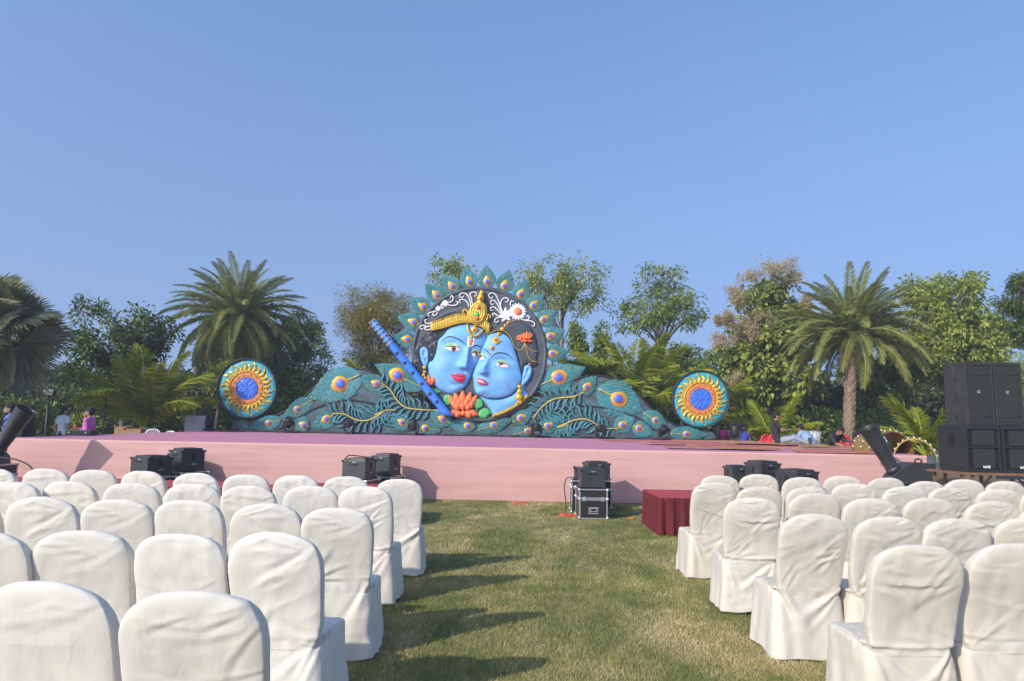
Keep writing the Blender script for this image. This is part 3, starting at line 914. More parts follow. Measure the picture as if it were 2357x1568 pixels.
eye(f2, face2, [(1116, 879), (1150, 877), (1190, 887), (1228, 908), (1182, 919), (1140, 911)], (1152, 893), 20,
    [(1114, 877), (1126, 857), (1155, 850), (1192, 864), (1226, 903), (1190, 886), (1150, 876)], [(1072, 834), (1105, 806), (1150, 797), (1205, 812), (1252, 852)], 4.5)
def lips(par, fn, up, lo_, teeth=None):
    b = on_face(fn)
    m = feature('upper_lip', up, PT['lip'], par, b, 1.5, 9, 14, 5)
    feature('lower_lip', lo_, PT['lip'], par, b, 1.5, 10, 14, 5)
    if teeth: feature('teeth', teeth, PT['blush'], m, b, 4, 2, 8, 5)
lips(f1, face1, [(733, 968), (770, 970), (803, 962), (822, 968), (845, 966), (862, 978), (855, 994), (812, 992), (775, 985)], [(745, 978), (778, 988), (815, 995), (858, 994), (856, 1018), (835, 1036), (800, 1032), (768, 1010)])
lips(f2, face2, [(950, 1008), (970, 1000), (990, 1004), (1018, 1016), (1054, 1050), (1015, 1034), (975, 1018)], [(956, 1022), (985, 1034), (1015, 1042), (1050, 1052), (1015, 1060), (975, 1052), (958, 1038)],
     [(964, 1018), (990, 1020), (1016, 1036), (990, 1034), (968, 1026)])
# brow marks
feature('white_mark', [(884, 680), (896, 668), (898, 730), (918, 732), (928, 668), (938, 676), (928, 735), (905, 750), (884, 738)], PT['white'], f1, on_face(face1), 1, 2, 6, 5)
feature('orange_mark', [(896, 690), (924, 690), (918, 728), (906, 736), (894, 728)], PT['orange'], f1, on_face(face1), 3, 2, 6, 5)
dome('brow_dot', (1067, 805), 7, 7, 0, PT['red'], f2, float(face2(np.array([[1067., 805]]))[0]) + 1, 2, 0, 2, 14)

# ---- hair
def curls(Q, d):
    rg = np.random.default_rng(3)
    h = np.zeros(len(Q))
    for k in range(150):
        c = np.array([rg.uniform(425, 740), rg.uniform(580, 1060)]); r = rg.uniform(13, 22)
        q = Q - c; rr = np.hypot(q[:, 0], q[:, 1]); a = np.arctan2(q[:, 1], q[:, 0])
        m = rr < r * 1.5
        h[m] = np.maximum(h[m], (9 + 7 * np.sin(rr[m] * 6.3 / r * 1.4 + a[m] * rg.choice([-1, 1]))) * np.exp(-(rr[m] / r) ** 4))
    return h * np.clip(d / 10, .15, 1)
relief('hair', [(720, 600), (650, 612), (590, 618), (545, 625), (500, 660), (465, 720), (443, 790), (436, 860), (440, 925), (460, 985), (495, 1040), (520, 1062), (530, 1000), (545, 905), (520, 900), (500, 850), (490, 790), (505, 750), (532, 742),
       (556, 768), (566, 815), (562, 868), (598, 852), (620, 795), (632, 742), (642, 690), (688, 645)], PT['hair'], f1, 12, 20, 4, 6.5, 8, 3, extra=curls)
relief('hair', [(1042, 655), (1078, 602), (1150, 562), (1265, 532), (1352, 552), (1422, 622), (1452, 722), (1454, 822), (1444, 905), (1410, 905), (1386, 886), (1346, 898), (1334, 950), (1322, 985), (1306, 950), (1292, 870), (1272, 790), (1252, 725), (1216, 668), (1165, 636), (1102, 628)],
       PT['hair'], f2, 22, 40, 4, 14, 8, extra=lambda Q, d: 2.5 * np.sin((Q[:, 0] * .5 + Q[:, 1] * .25 + .0012 * (Q[:, 1] - 700) ** 2) * .55) * np.clip(d / 20, 0, 1))
relief('hair_top', [(588, 540), (622, 498), (702, 448), (800, 414), (882, 408), (904, 440), (888, 482), (800, 476), (722, 494), (640, 524)], PT['slate'], f1, 16, 40, 4, 14, 8)

# ---- gold headgear of the larger face
def band_bumps(Q, d):
    return 4.0 * np.sin(Q[:, 0] * .42 + Q[:, 1] * .1) * np.sin((Q[:, 1] + Q[:, 0] * .27) * .34) * np.clip(d / 8, 0, 1)
hb = relief('headband', [(583, 548), (650, 526), (730, 497), (802, 478), (872, 482), (930, 510), (1012, 522), (1050, 540), (1070, 578), (1062, 622), (1044, 660), (1036, 632), (1018, 602), (966, 577), (895, 551), (800, 560), (700, 590), (640, 606), (583, 614)],
            PT['gold'], f1, 22, 18, lambda Q: np.maximum(26, np.minimum(face1(Q), 62)) * .8, 7, 40, extra=band_bumps)
for k, ln in enumerate(([(583, 552), (650, 530), (730, 501), (802, 483), (872, 487)], [(583, 611), (640, 602), (700, 586), (800, 556), (895, 548), (966, 573), (1018, 598), (1040, 640)])):
    utube('edge_cord', ln, 5, PT['gold'], hb, 24, 6, 5, lambda Q: np.maximum(26, np.minimum(face1(Q), 62)) * .8)
cr = relief('crest', [(996, 286), (1012, 300), (1010, 325), (1016, 352), (1008, 378), (1030, 405), (1042, 450), (1034, 510), (1004, 556), (955, 572), (908, 548), (884, 495), (892, 440), (920, 398), (958, 372), (952, 348), (966, 330), (976, 302)],
            PT['gold'], f1, 34, 40, 30, 7, 40, extra=lambda Q, d: 4 * np.sin(d * .35) * np.clip(d / 8, 0, 1) + 1.5 * np.sin(Q[:, 0] * .8) * np.sin(Q[:, 1] * .8))
utube('scroll', [(905, 545), (880, 520), (884, 480), (872, 450), (850, 448), (842, 470), (862, 478)], [11, 9, 5], PT['gold'], cr, 34, 8, 5)
utube('scroll', [(1000, 560), (1035, 530), (1042, 505), (1050, 485), (1068, 492), (1060, 516)], [10, 8, 4], PT['gold'], cr, 34, 8, 5)
def bead(nm, x, y, r, mat, par, base, h=None): return dome(nm, (x, y), r, r, 0, mat, par, base, h or r * .7, 0, 4, 18)
bead('bead', 994, 296, 12, PT['gold'], cr, 40)
for (x, y, r, m) in ((988, 360, 13, 'red'), (973, 433, 15, 'red')):
    bead('gem_setting', x, y, r * 1.7, PT['gold'], cr, 60, 6); bead('gem', x, y, r, PT[m], cr, 66)
dome('green_gem', (957, 492), 24, 22, -1.57, PT['gemgreen'], cr, 62, 12, .25)
bead('gem', 957, 518, 16, PT['orange'], cr, 70)
utube('crescent', [(882, 556), (884, 600), (905, 645), (938, 662), (975, 648), (1002, 612), (1008, 590)], 8, PT['gold'], f1, 12, 8, 6, on_face(face1))
for (x, y, r, g) in ((943, 577, 16, 1), (935, 612, 30, 1), (916, 664, 13, 0), (912, 692, 9, 0)):
    b0 = float(face1(np.array([[x, y]], float))[0]) + 6
    s_ = bead('pendant', x, y, r, PT['gold'], f1, b0, 8)
    if g: bead('gem', x, y, r * .4, PT['red'], s_, b0 + 6)
# ---- ornaments of the smaller face
for (x, y, r, m) in ((1210, 552, 13, 'red'), (1187, 573, 14, 'orange'), (1163, 601, 18, 'gold'), (1136, 646, 18, 'red'), (1080, 756, 19, 'orange')):
    b0 = float(face2(np.array([[x, y]], float))[0]) + 8 if y > 640 else 26
    s_ = bead('pendant', x, y, r, PT['gold'], f2, b0, 6); bead('gem', x, y, r * .5, PT[m], s_, b0 + 5)
pd = feature('brow_pendant', [(1110, 660), (1140, 690), (1165, 705), (1140, 715), (1112, 735), (1088, 712), (1075, 680), (1090, 680)], PT['gold'], f2, on_face(face2), 3, 8, 12, 6)
bead('gem', 1110, 697, 13, PT['red'], pd, float(face2(np.array([[1110., 697]]))[0]) + 10)
for ln in ([(1265, 532), (1232, 540), (1205, 555)], [(1040, 660), (1070, 630), (1120, 612), (1175, 618), (1222, 655), (1240, 690), (1262, 745), (1300, 770), (1330, 755), (1346, 712)],
           [(1346, 712), (1362, 745), (1400, 775), (1450, 782)], [(1346, 712), (1356, 770), (1378, 835), (1410, 862), (1446, 866)]):
    utube('gold_chain', ln, 3.2, PT['gold'], f2, 28, 6, 5)
def earring(par, beads, tassel=None):
    e = None
    for (x, y, r) in beads:
        e = dome('earring' if e is None else 'bead', (x, y), r, r, 0, PT['gold'], par if e is None else e, 40, r * .6, 0, 4, 18)
    if tassel:
        for dx in (-16, -8, 0, 8, 16): utube('tassel', [(tassel[0] + dx * .7, tassel[1] - 18), (tassel[0] + dx, tassel[1] + 18)], 3.5, PT['gold'], e, 46, 6, 2)
earring(f1, [(532, 912, 17), (533, 950, 13), (525, 975, 15), (536, 1000, 14)])
earring(f2, [(1303, 1070, 17), (1302, 1108, 22), (1300, 1155, 34)], (1300, 1196))
bead('ear_stud', 1383, 886, 9, PT['orange'], f2, 30)
relief('necklace', [(1358, 1140), (1374, 1152), (1300, 1222), (1200, 1280), (1092, 1318), (1088, 1294), (1180, 1258), (1280, 1202)], PT['gold'], f2, 14, 14, 26, 8, 30, extra=lambda Q, d: 3 * np.sin(d * .8))

# ---- flowers, leaves, scrolls
def petal(nm, c, ang, ln, w, mat, par, base, amp, tipw=.55):
    d = np.array([math.cos(ang), math.sin(ang)]); q = np.array([-d[1], d[0]]); c = np.array(c, float)
    pts = [c, c + d * ln * .3 + q * w * .8, c + d * ln * tipw + q * w, c + d * ln * .85 + q * w * .5, c + d * ln, c + d * ln * .85 - q * w * .5, c + d * ln * tipw - q * w, c + d * ln * .3 - q * w * .8]
    return relief(nm, pts, mat, par, amp, w * .9, base, max(5, w * .5), base, 4)
def lotus(c, s, par):
    root = petal('lotus', (c[0], c[1] + 40 * s), -math.pi / 2, 125 * s, 30 * s, PT['lotus'], par, 28, 16)
    rows = ((0, 60, 40, 95, 24, ((-1.9, 34), (-1.25, 34), (-2.3, 30), (-.85, 30))), )
    for (dx, dy, a, ln, w, b) in ((-34, 40, -1.85, 118, 27, 22), (34, 40, -1.3, 118, 27, 22), (-58, 45, -2.15, 110, 26, 18), (58, 45, -1.0, 110, 26, 18),
                                  (-22, 62, -1.72, 88, 26, 34), (22, 62, -1.42, 88, 26, 34), (-52, 66, -2.0, 82, 25, 30), (52, 66, -1.14, 82, 25, 30),
                                  (0, 78, -1.571, 72, 27, 40), (-34, 80, -1.9, 66, 24, 37), (34, 80, -1.25, 66, 24, 37),
                                  (-30, 78, 2.75, 105, 26, 24), (30, 78, .36, 105, 26, 24), (-20, 82, 2.2, 62, 26, 36), (25, 82, .95, 70, 28, 36), (5, 78, 1.57, 44, 26, 42)):
        petal('petal', (c[0] + dx * s, c[1] + dy * s), a, ln * s, w * s, PT['lotus'], root, b, 15)
    return root
lotus((840, 1185), 1.0, disc)
lotus((1362, 655), .42, f2)
for k in range(7):
    a = k * .9
    dome('bud_petal', (1302 + 13 * math.cos(a), 672 + 13 * math.sin(a)), 12, 9, a, PT['orange'], f2, 30, 9, 0, 3, 12)
petal('orange_bud', (575, 1062), -1.75, 92, 22, PT['lotus'], disc, 26, 14); petal('orange_bud', (585, 1060), -1.25, 88, 20, PT['lotus'], disc, 30, 14); petal('orange_bud', (565, 1058), -2.1, 78, 18, PT['lotus'], disc, 24, 12)
def pad(pts, c, par=disc):
    l = relief('lotus_leaf', pts, PT['green'], par, 10, 16, 14, 8, 14, extra=lambda Q, d: 2.5 * np.sin(np.arctan2(Q[:, 1] - c[1], Q[:, 0] - c[0]) * 9) * np.clip(d / 12, 0, 1))
pad([(690, 1140), (740, 1135), (760, 1165), (745, 1210), (720, 1222), (692, 1205), (682, 1170)], (722, 1178))
pad([(928, 1180), (960, 1165), (995, 1178), (1008, 1212), (985, 1243), (945, 1245), (925, 1215)], (965, 1207))
pad([(972, 1275), (1000, 1248), (1040, 1246), (1075, 1284), (1050, 1300), (1030, 1326), (995, 1328), (970, 1305)], (1010, 1288))
pad([(585, 1078), (625, 1092), (668, 1112), (640, 1122), (620, 1140), (598, 1115)], (620, 1108))
utube('leaf_stalk', [(955, 1245), (950, 1280), (920, 1320)], 4, PT['green'], disc, 14); utube('leaf_stalk', [(975, 1300), (950, 1305), (920, 1322)], 4, PT['green'], disc, 14)
dz = bead('daisy', 1290, 458, 30, PT['orange'], disc, 22, 12)
for k in range(17):
    a = 2 * math.pi * k / 17
    petal('daisy_petal', (1290 + 22 * math.cos(a), 458 + 22 * math.sin(a)), a, 52, 11, PT['white'], dz, 12, 8, .6)
for (cx, cy, r0, n) in ((697, 390, 30, 8), (640, 432, 25, 6)):
    s_ = bead('white_flower', cx, cy, r0 * .3, PT['white'], disc, 14, 5)
    for k in range(n): petal('petal', (cx, cy), 2 * math.pi * k / n + .3, r0, r0 * .32, PT['white'], s_, 10, 6, .6)
sw = petal('white_blossom', (1195, 520), -1.65, 100, 17, PT['white'], disc, 12, 10)
for a, l in ((-2.2, 80), (-1.1, 85), (-2.9, 60), (-.6, 60), (.6, 45), (2.4, 50)): petal('petal', (1195, 505), a, l, 13, PT['white'], sw, 10, 10)
for ln in ([(905, 418), (900, 370), (880, 325), (850, 306), (820, 312), (815, 335), (838, 342), (850, 328)], [(918, 395), (912, 350), (900, 315), (918, 298), (945, 302), (952, 322), (935, 332)],
           [(890, 418), (880, 385), (855, 362), (825, 360), (812, 375), (825, 388)], [(725, 385), (755, 370), (762, 340), (748, 328), (738, 345)], [(720, 402), (760, 408), (795, 398), (800, 380), (785, 378)],
           [(625, 455), (590, 460), (562, 470), (557, 488), (572, 492)], [(632, 462), (625, 482), (600, 488), (594, 475), (605, 470)], [(590, 540), (560, 556), (536, 545), (533, 525), (548, 522)],
           [(582, 570), (550, 580), (510, 568), (492, 585), (505, 602), (518, 590)], [(582, 595), (562, 606), (535, 602), (530, 588), (545, 588)], [(688, 405), (670, 395), (662, 405), (672, 412)], [(656, 425), (672, 420), (682, 430), (670, 436)],
           [(1175, 490), (1150, 420), (1125, 350), (1100, 312), (1065, 308), (1052, 330), (1070, 350), (1085, 335)], [(1165, 480), (1140, 430), (1115, 385), (1085, 362), (1068, 380), (1078, 400), (1095, 390)],
           [(1160, 490), (1130, 450), (1095, 420), (1070, 425), (1068, 445), (1088, 446)], [(1155, 500), (1125, 490), (1095, 470), (1082, 480), (1095, 495)], [(1165, 505), (1130, 505), (1102, 520), (1105, 542), (1128, 540), (1128, 522)],
           [(1150, 440), (1150, 390), (1165, 355), (1195, 345), (1212, 362), (1200, 380), (1188, 372)], [(1230, 410), (1228, 385), (1240, 370), (1258, 378)],
           [(1320, 520), (1360, 530), (1400, 535), (1425, 555), (1420, 575), (1402, 570)], [(1345, 528), (1375, 520), (1382, 500), (1368, 490), (1360, 505)]):
    utube('white_scroll', ln, [4.5, 5.0, 4.5, 3.5], PT['white'], disc, 12, 6, 5)

# ---- flute leaning across the panel
fl = empty('giant_flute', (0, 0, 0), 0, 'giant blue flute with gold bands leaning across the round panel', 'flute')
A0, A1 = (112, 542), (728, 1308)
relief('flute_body', [(86, 556), (138, 528), (772, 1310), (690, 1312)], PT['flute'], fl, 34, 32, 66, 12, 60, smooth=False)
fd = np.array(A1, float) - A0; fd /= np.hypot(*fd); fq = np.array([-fd[1], fd[0]])
for k in range(7):
    c = np.array(A0) + fd * (6 + 38 * k)
    w = 30 + .012 * k * 38
    utube('gold_band', [tuple(c - fq * w), tuple(c - fq * w * .5), tuple(c + fq * w * .5), tuple(c + fq * w)], 5, PT['goldline'], fl, 90 if False else 97, 8, 0)
for (x, y) in ((317, 805), (380, 882), (443, 963), (517, 1048), (582, 1130), (637, 1195)):
    dome('finger_hole', (x, y), 14, 14, 0, PT['dark'], fl, 101.5, .6, 0, 2, 18, 2, 8)

# ---- two long wing panels of feathers
def wing(name, top, bot, label):
    root = empty(name, (0, 0, 0), 0, label, 'backdrop', 'feather wing panels at the sides of the round panel')
    out = list(top) + list(bot)
    relief('wing_board', out, PT['wing'], root, 3, 20, -16, 26, 16, 3, smooth=True, extra=lambda Q, d: 6.0 * np.array([mnoise.noise((x * .012, y * .012, 8)) + .6 * mnoise.noise((x * .045, y * .045, 2)) for x, y in Q]))
    utube('wing_rim', list(top), 8, PT['dark'], root, -14, 6, 5)
    utube('base_rail', list(bot), 9, PT['dark'], root, -8, 6, 2)
    return root
WT_L = [za(430, 988), za(560, 992), za(700, 985), za(830, 955), za(960, 905), za(1080, 830), za(1180, 750), za(1290, 650), za(1400, 550), za(1500, 480), za(1620, 425), za(1740, 397), za(1850, 386), za(1960, 396),
        (100, 957), (190, 990), (300, 1055), (400, 1130), (490, 1200), (570, 1255), (660, 1300), (760, 1335), (860, 1352), (948, 1356)]
WB_L = [(948, 1478), (500, 1462), (0, 1448), za(1300, 1130), za(430, 1106)]
WT_R = [(954, 1356), (1060, 1352), (1160, 1330), (1250, 1295), (1345, 1240), (1445, 1170), (1560, 1092), (1700, 1030), (1829, 985), zb_(260, 510), zb_(420, 476), zb_(560, 470), zb_(700, 492), zb_(830, 545), zb_(950, 632), zb_(1060, 740), zb_(1200, 880), zb_(1300, 960), zb_(1400, 1020), zb_(1500, 1065), zb_(1650, 1098), zb_(1865, 1115)]
WB_R = [zb_(1865, 1228), zb_(900, 1222), zb_(0, 1212), (1400, 1490), (954, 1478)]
wl = wing('feather_wing_panel', WT_L, WB_L, 'long teal feather wing panel running towards the white cabinet')
wr = wing('feather_wing_panel', WT_R, WB_R, 'long teal feather wing panel running towards the loose red boards')
for root, lns in ((wl, ([za(900, 1106), za(1060, 1030), za(1250, 900), za(1500, 795), za(1700, 757), za(1900, 770), za(2100, 810), (150, 1180), (260, 1260), (400, 1350), (560, 1420), (640, 1455)],)),
                  (wr, ([(1330, 1450), (1420, 1360), (1560, 1290), (1700, 1250), zb_(60, 870), zb_(300, 825), zb_(560, 838), zb_(800, 890), zb_(1000, 960), zb_(1120, 1030), zb_(1220, 1110), zb_(1290, 1170)],))):
    for ln in lns: utube('dividing_ridge', ln, 7, PT['dark'], root, -8, 6, 5)
def plume(root, stem, n, l0, l1, h=-6, lean=.9, tint='tealrib', s0=.04, s1=.97):
    L = smooth_line(stem, 10); k = len(L)
    st = utube('plume_stem', stem, [4, 7, 6.5, 4], PT['goldline'], root, h + 8, 7, 8)
    for i in range(n):
        q = s0 + (s1 - s0) * i / (n - 1); j = int(q * (k - 2)); p = L[j]; d = L[j + 1] - L[j]; d = d / np.hypot(*d)
        for sg in (1, -1):
            nrm = np.array([-d[1], d[0]]) * sg
            ln = (l0 + (l1 - l0) * (1 - abs(2 * q - 1)) ** .5) * random.uniform(.85, 1.1) * (1 if sg < 0 else .95)
            a = p + nrm * 4; b = p + nrm * ln * .34 - d * ln * .28; c = p + nrm * ln * .72 - d * ln * .42 * lean; e = p + nrm * ln * 1.0 - d * ln * .85 * lean
            utube('barb', [tuple(a), tuple(b), tuple(c), tuple(e)], [4, 11, 10, 3.5], PT[tint], st, h + 2, 5, 3)
def fe(root, base, tip, hw, ef, er, **kw): return feather(root, base, tip, hw * 1.25, ef, er, kw.pop('h0', -8), kw.pop('seed', random.randint(0, 999)), kw.pop('drop', .35), 9, **kw)
# wing beside the white cabinet
fe(wl, za(1900, 450), za(1275, 745), 118, .40, 74, drop=.08)
fe(wl, (205, 1072), (-10, 985), 62, .33, 36)
fe(wl, za(1335, 745), za(970, 970), 62, .52, 32, drop=.05)
fe(wl, za(960, 985), za(560, 1095), 54, .38, 31, drop=.05)
fe(wl, za(1290, 1075), za(1085, 1000), 62, .33, 34)
fe(wl, za(1585, 920), za(1330, 1075), 68, .38, 37)
fe(wl, (418, 1400), (225, 1290), 60, .38, 34)
fe(wl, (668, 1425), (450, 1395), 46, .62, 33, drop=.05)
fe(wl, (748, 1372), (565, 1275), 60, .40, 34)
fe(wl, (948, 1395), (712, 1372), 52, .30, 33, drop=.05)
fe(wl, za(570, 1085), za(428, 1015), 40, .5, 4)
plume(wl, [(180, 1040), (250, 1098), (312, 1190), (380, 1240), (480, 1254), (600, 1262)], 12, 70, 118)
plume(wl, [za(1560, 915), za(1700, 922), za(1850, 992), za(2000, 990), za(2150, 905), (120, 1262 if False else 1300), (210, 1262), (290, 1255)], 18, 78, 140)
# wing beside the boards
fe(wr, zb_(535, 620), zb_(1075, 885), 128, .47, 72, drop=.08)
fe(wr, zb_(330, 690), zb_(530, 470), 62, .40, 37)
fe(wr, zb_(740, 1105), zb_(985, 960), 66, .38, 36)
fe(wr, zb_(950, 1060), zb_(1200, 1160), 62, .30, 35)
fe(wr, zb_(1075, 905), zb_(1380, 1095), 62, .48, 33, drop=.05)
fe(wr, zb_(1390, 1150), zb_(1850, 1170), 56, .42, 32, drop=.05)
fe(wr, (960, 1425), (1260, 1330), 56, .44, 34, drop=.05)
fe(wr, (1240, 1360), (1412, 1268), 60, .42, 36)
fe(wr, (1250, 1460), (1440, 1410), 48, .62, 31)
fe(wr, (1460, 1420), (1650, 1335), 60, .40, 35)
plume(wr, [(1410, 1330), (1480, 1240), (1560, 1180), (1640, 1160), (1760, 1150), zb_(100, 728), zb_(250, 715), zb_(380, 665)], 15, 72, 125)
plume(wr, [(1630, 1400), (1700, 1380), zb_(60, 1080), zb_(150, 1040), zb_(260, 995), zb_(390, 980), zb_(480, 1015), zb_(600, 1085), zb_(740, 1090)], 17, 74, 135)

# ---- sun medallions on posts
def medallion(c, r, label, seed):
    root = empty('sun_medallion', (0, 0, 0), 0, label, 'medallion', 'sun medallions on posts')
    dome('dish', c, r * .965, r * .965, 0, PT['tealbase'], root, -2, 3, 0, 6, 64, 2.0, 12)
    dome('outer_frame', c, r, r, 0, PT['dark'], root, -6, 22, 0, 6, 72, 2.4, 14, .94)
    n = 28
    for k in range(n):
        a = 2 * math.pi * k / n + .07; long_ = (k % 2 == 0)
        r0, r1 = r * .57, r * (.935 if long_ else .83)
        w = r * .060
        ctr = []; 
        for s in np.linspace(0, 1, 9):
            rr = r0 + (r1 - r0) * s; aa = a + .085 * math.sin(s * 4.7) + .06 * s
            ctr.append(((c[0] + rr * math.cos(aa), c[1] + rr * math.sin(aa)), w * (1 - s) ** .75 * (1.0 + .3 * math.sin(s * 3)) + .6))
        P = [p for p, _ in ctr]; out1 = []; out2 = []
        for i, (p, ww) in enumerate(ctr):
            q0 = np.array(P[max(0, i - 1)]); q1 = np.array(P[min(8, i + 1)]); d = (q1 - q0) / max(1e-6, np.hypot(*(q1 - q0))); nn = np.array([-d[1], d[0]])
            out1.append(np.array(p) + nn * ww); out2.append(np.array(p) - nn * ww)
        relief('sun_ray', out1 + out2[::-1], PT['gold'], root, 11, w, 3, w * .7, 6, smooth=False)
    dome('gold_hoop', c, r * .60, r * .60, 0, PT['gold'], root, 4, 11, 0, 4, 60, 2, 8, .90)
    og = dome('orange_ring', c, r * .555, r * .555, 0, PT['ringorange'], root, 4, 5, 0, 3, 56, 6, 8, .60)
    for k in range(14):
        a = 2 * math.pi * k / 14
        p = (c[0] + r * .46 * math.cos(a), c[1] + r * .46 * math.sin(a))
        dome('flower_boss', p, r * .068, r * .068, 0, PT['ringorange'], og, 8, 5, 0, 3, 12, 2, 3, .35)
        dome('flower_heart', p, r * .026, r * .026, 0, PT['gold'], og, 9, 4, 0, 2, 10)
        a2 = a + math.pi / 14
        for rr in (.385, .525): dome('flower_heart', (c[0] + r * rr * math.cos(a2), c[1] + r * rr * math.sin(a2)), r * .024, r * .024, 0, PT['orange'], og, 8, 4, 0, 2, 10)
    bb = dome('blue_boss', c, r * .365, r * .365, 0, PT['bluedome'], root, 8, 4, 0, 4, 48, 6, 8)
    dome('blue_hoop', c, r * .365, r * .365, 0, PT['bluedome'], bb, 11, 5, 0, 3, 48, 2, 2, .90)
    for (n_, rr, sz) in ((8, .10, .032), (8, .19, .045), (12, .28, .036)):
        for k in range(n_):
            a = 2 * math.pi * (k + .5 * (n_ == 12)) / n_
            dome('blue_petal', (c[0] + r * rr * math.cos(a), c[1] + r * rr * math.sin(a)), r * sz * 1.35, r * sz, a, PT['bluedome'], bb, 11, 5, .3, 3, 12)
    dome('blue_heart', c, r * .05, r * .05, 0, PT['bluedome'], bb, 11, 7, 0, 3, 16)
    for dx in (-.62, .62):
        p0 = u2w(c[0] + r * dx, c[1] + r * .75, -20); 
        MB().tube([(p0.x, YB + .10, STAGE_Z), (p0.x, YB + .10, p0.z + .3)], .055, 10).build('post', PT['dark'], root)
    return root
medallion(za(555, 620), 358 * 3.266 / 4.714, 'sun medallion on posts by the white cabinet, under the date palm', 1)
medallion(zb_(1752, 745), 345 * 3.266 / 4.714, 'sun medallion on posts near the people in blue shirts', 2)

# ---- steel frame behind the round panel
fr = empty('scaffold_frame', (0, 0, 0), 0, 'grey steel scaffold frame propping up the round panel from behind', 'scaffold')
M_STEEL = simple('galvanised_steel', (.55, .55, .54), .45, .2, 8, .1, .5)
for x in (505, 1610):
    a = u2w(x, 520); b = u2w(x, 1450)
    for dx in (-.12, .12): MB().tube([(a.x + dx, YB + .55, STAGE_Z), (a.x + dx, YB + .55, a.z + (.28 if x > 1000 else -1.2))], .03, 8).build('upright', M_STEEL, fr)
    for z in np.arange(STAGE_Z + .5, a.z - 1.0, .6): MB().tube([(a.x - .12, YB + .55, z), (a.x + .12, YB + .55, z)], .02, 6).build('rung', M_STEEL, fr)
p = u2w(1610, 520); q = u2w(1610, 730)
MB().tube([(p.x - .12, YB + .55, p.z + .26), (p.x + .12, YB + .55, p.z + .26)], .03, 8).build('rung', M_STEEL, fr)
for z in (STAGE_Z + .9, STAGE_Z + 2.2):
    MB().tube([(u2w(505, 0).x, YB + .5, z), (u2w(1610, 0).x, YB + .5, z)], .03, 8).build('brace', M_STEEL, fr)
# ------------------------------------------------------------------ vegetation
def leaf_material(name, dark, light, rough=.55, trans=.25, tintmix=1.0):
    t = NT(name)
    at = t.node('ShaderNodeAttribute', attribute_name='tint'); sp = t.node('ShaderNodeSeparateColor'); t.link(at.outputs['Color'], sp.inputs[0])
    c = t.mix(sp.outputs[0], dark, light)
    c = t.mix(t.math('MULTIPLY', sp.outputs[1], tintmix), c, (light[0] * 1.9, light[1] * 1.25, light[2] * .8))
    t.col(c); t.set(Roughness=rough); t.b.inputs['Specular IOR Level'].default_value = .35
    tr = t.node('ShaderNodeBsdfTranslucent'); t.link(t.mix(.5, c, (light[0] * 1.2, light[1] * 1.5, light[2] * .5)), tr.inputs['Color'])
    mx = t.node('ShaderNodeMixShader'); mx.inputs[0].default_value = trans
    t.link(t.b.outputs[0], mx.inputs[1]); t.link(tr.outputs[0], mx.inputs[2]); t.link(mx.outputs[0], t.out.inputs['Surface'])
    return t.m
def bark_material(name, a, b, scale=6, bump=.8):
    t = NT(name); p = t.objco()
    mp = t.node('ShaderNodeMapping'); mp.inputs['Scale'].default_value = (1, 1, .35); t.link(p, mp.inputs['Vector'])
    f = t.noise(mp.outputs['Vector'], scale, 6, .7)
    t.col(t.ramp(f, [(.3, a), (.7, b)])); t.set(Roughness=.9); t.bump(f, bump, .05)
    return t.m
LM = dict(
    palm=leaf_material('date_palm_leaf', (0.102, 0.133, 0.039, 1), (0.354, 0.385, 0.131, 1), .5, .18, .35),
    coco=leaf_material('coconut_leaf', (0.133, 0.187, 0.019, 1), (0.336, 0.405, 0.047, 1), .45, .3),
    fan=leaf_material('fan_palm_leaf', (0.089, 0.110, 0.063, 1), (0.336, 0.347, 0.210, 1), .5, .15, .3),
    dark=leaf_material('dark_leaf', (0.035, 0.065, 0.014, 1), (0.107, 0.170, 0.035, 1), .45, .2),
    mid=leaf_material('mid_leaf', (0.085, 0.144, 0.022, 1), (0.256, 0.337, 0.068, 1), .5, .25, .5),
    light=leaf_material('light_leaf', (0.140, 0.189, 0.030, 1), (0.371, 0.431, 0.097, 1), .5, .3, .45),
    yell=leaf_material('yellow_green_leaf', (0.120, 0.162, 0.024, 1), (0.264, 0.312, 0.060, 1), .5, .3),
    olive=leaf_material('olive_needle', (0.151, 0.153, 0.040, 1), (0.397, 0.364, 0.108, 1), .6, .2),
    teak=leaf_material('teak_leaf', (0.099, 0.151, 0.022, 1), (0.329, 0.385, 0.083, 1), .5, .25, .5),
    plume=leaf_material('flower_plume', (.30, .24, .145, 1), (.52, .43, .28, 1), .8, .3, .3),
    hedge=leaf_material('hedge_leaf', (0.015, 0.030, 0.012, 1), (0.060, 0.099, 0.033, 1), .6, .15),
    far=leaf_material('far_leaf', (.05, .07, .045, 1), (.10, .125, .075, 1), .8, .2),
)
BK = dict(grey=bark_material('grey_bark', (.10, .085, .07, 1), (.24, .21, .175, 1)), brown=bark_material('brown_bark', (.055, .040, .028, 1), (.14, .105, .075, 1)),
          palm=bark_material('palm_bark', (.13, .085, .055, 1), (.33, .235, .165, 1), 9, 1.0))
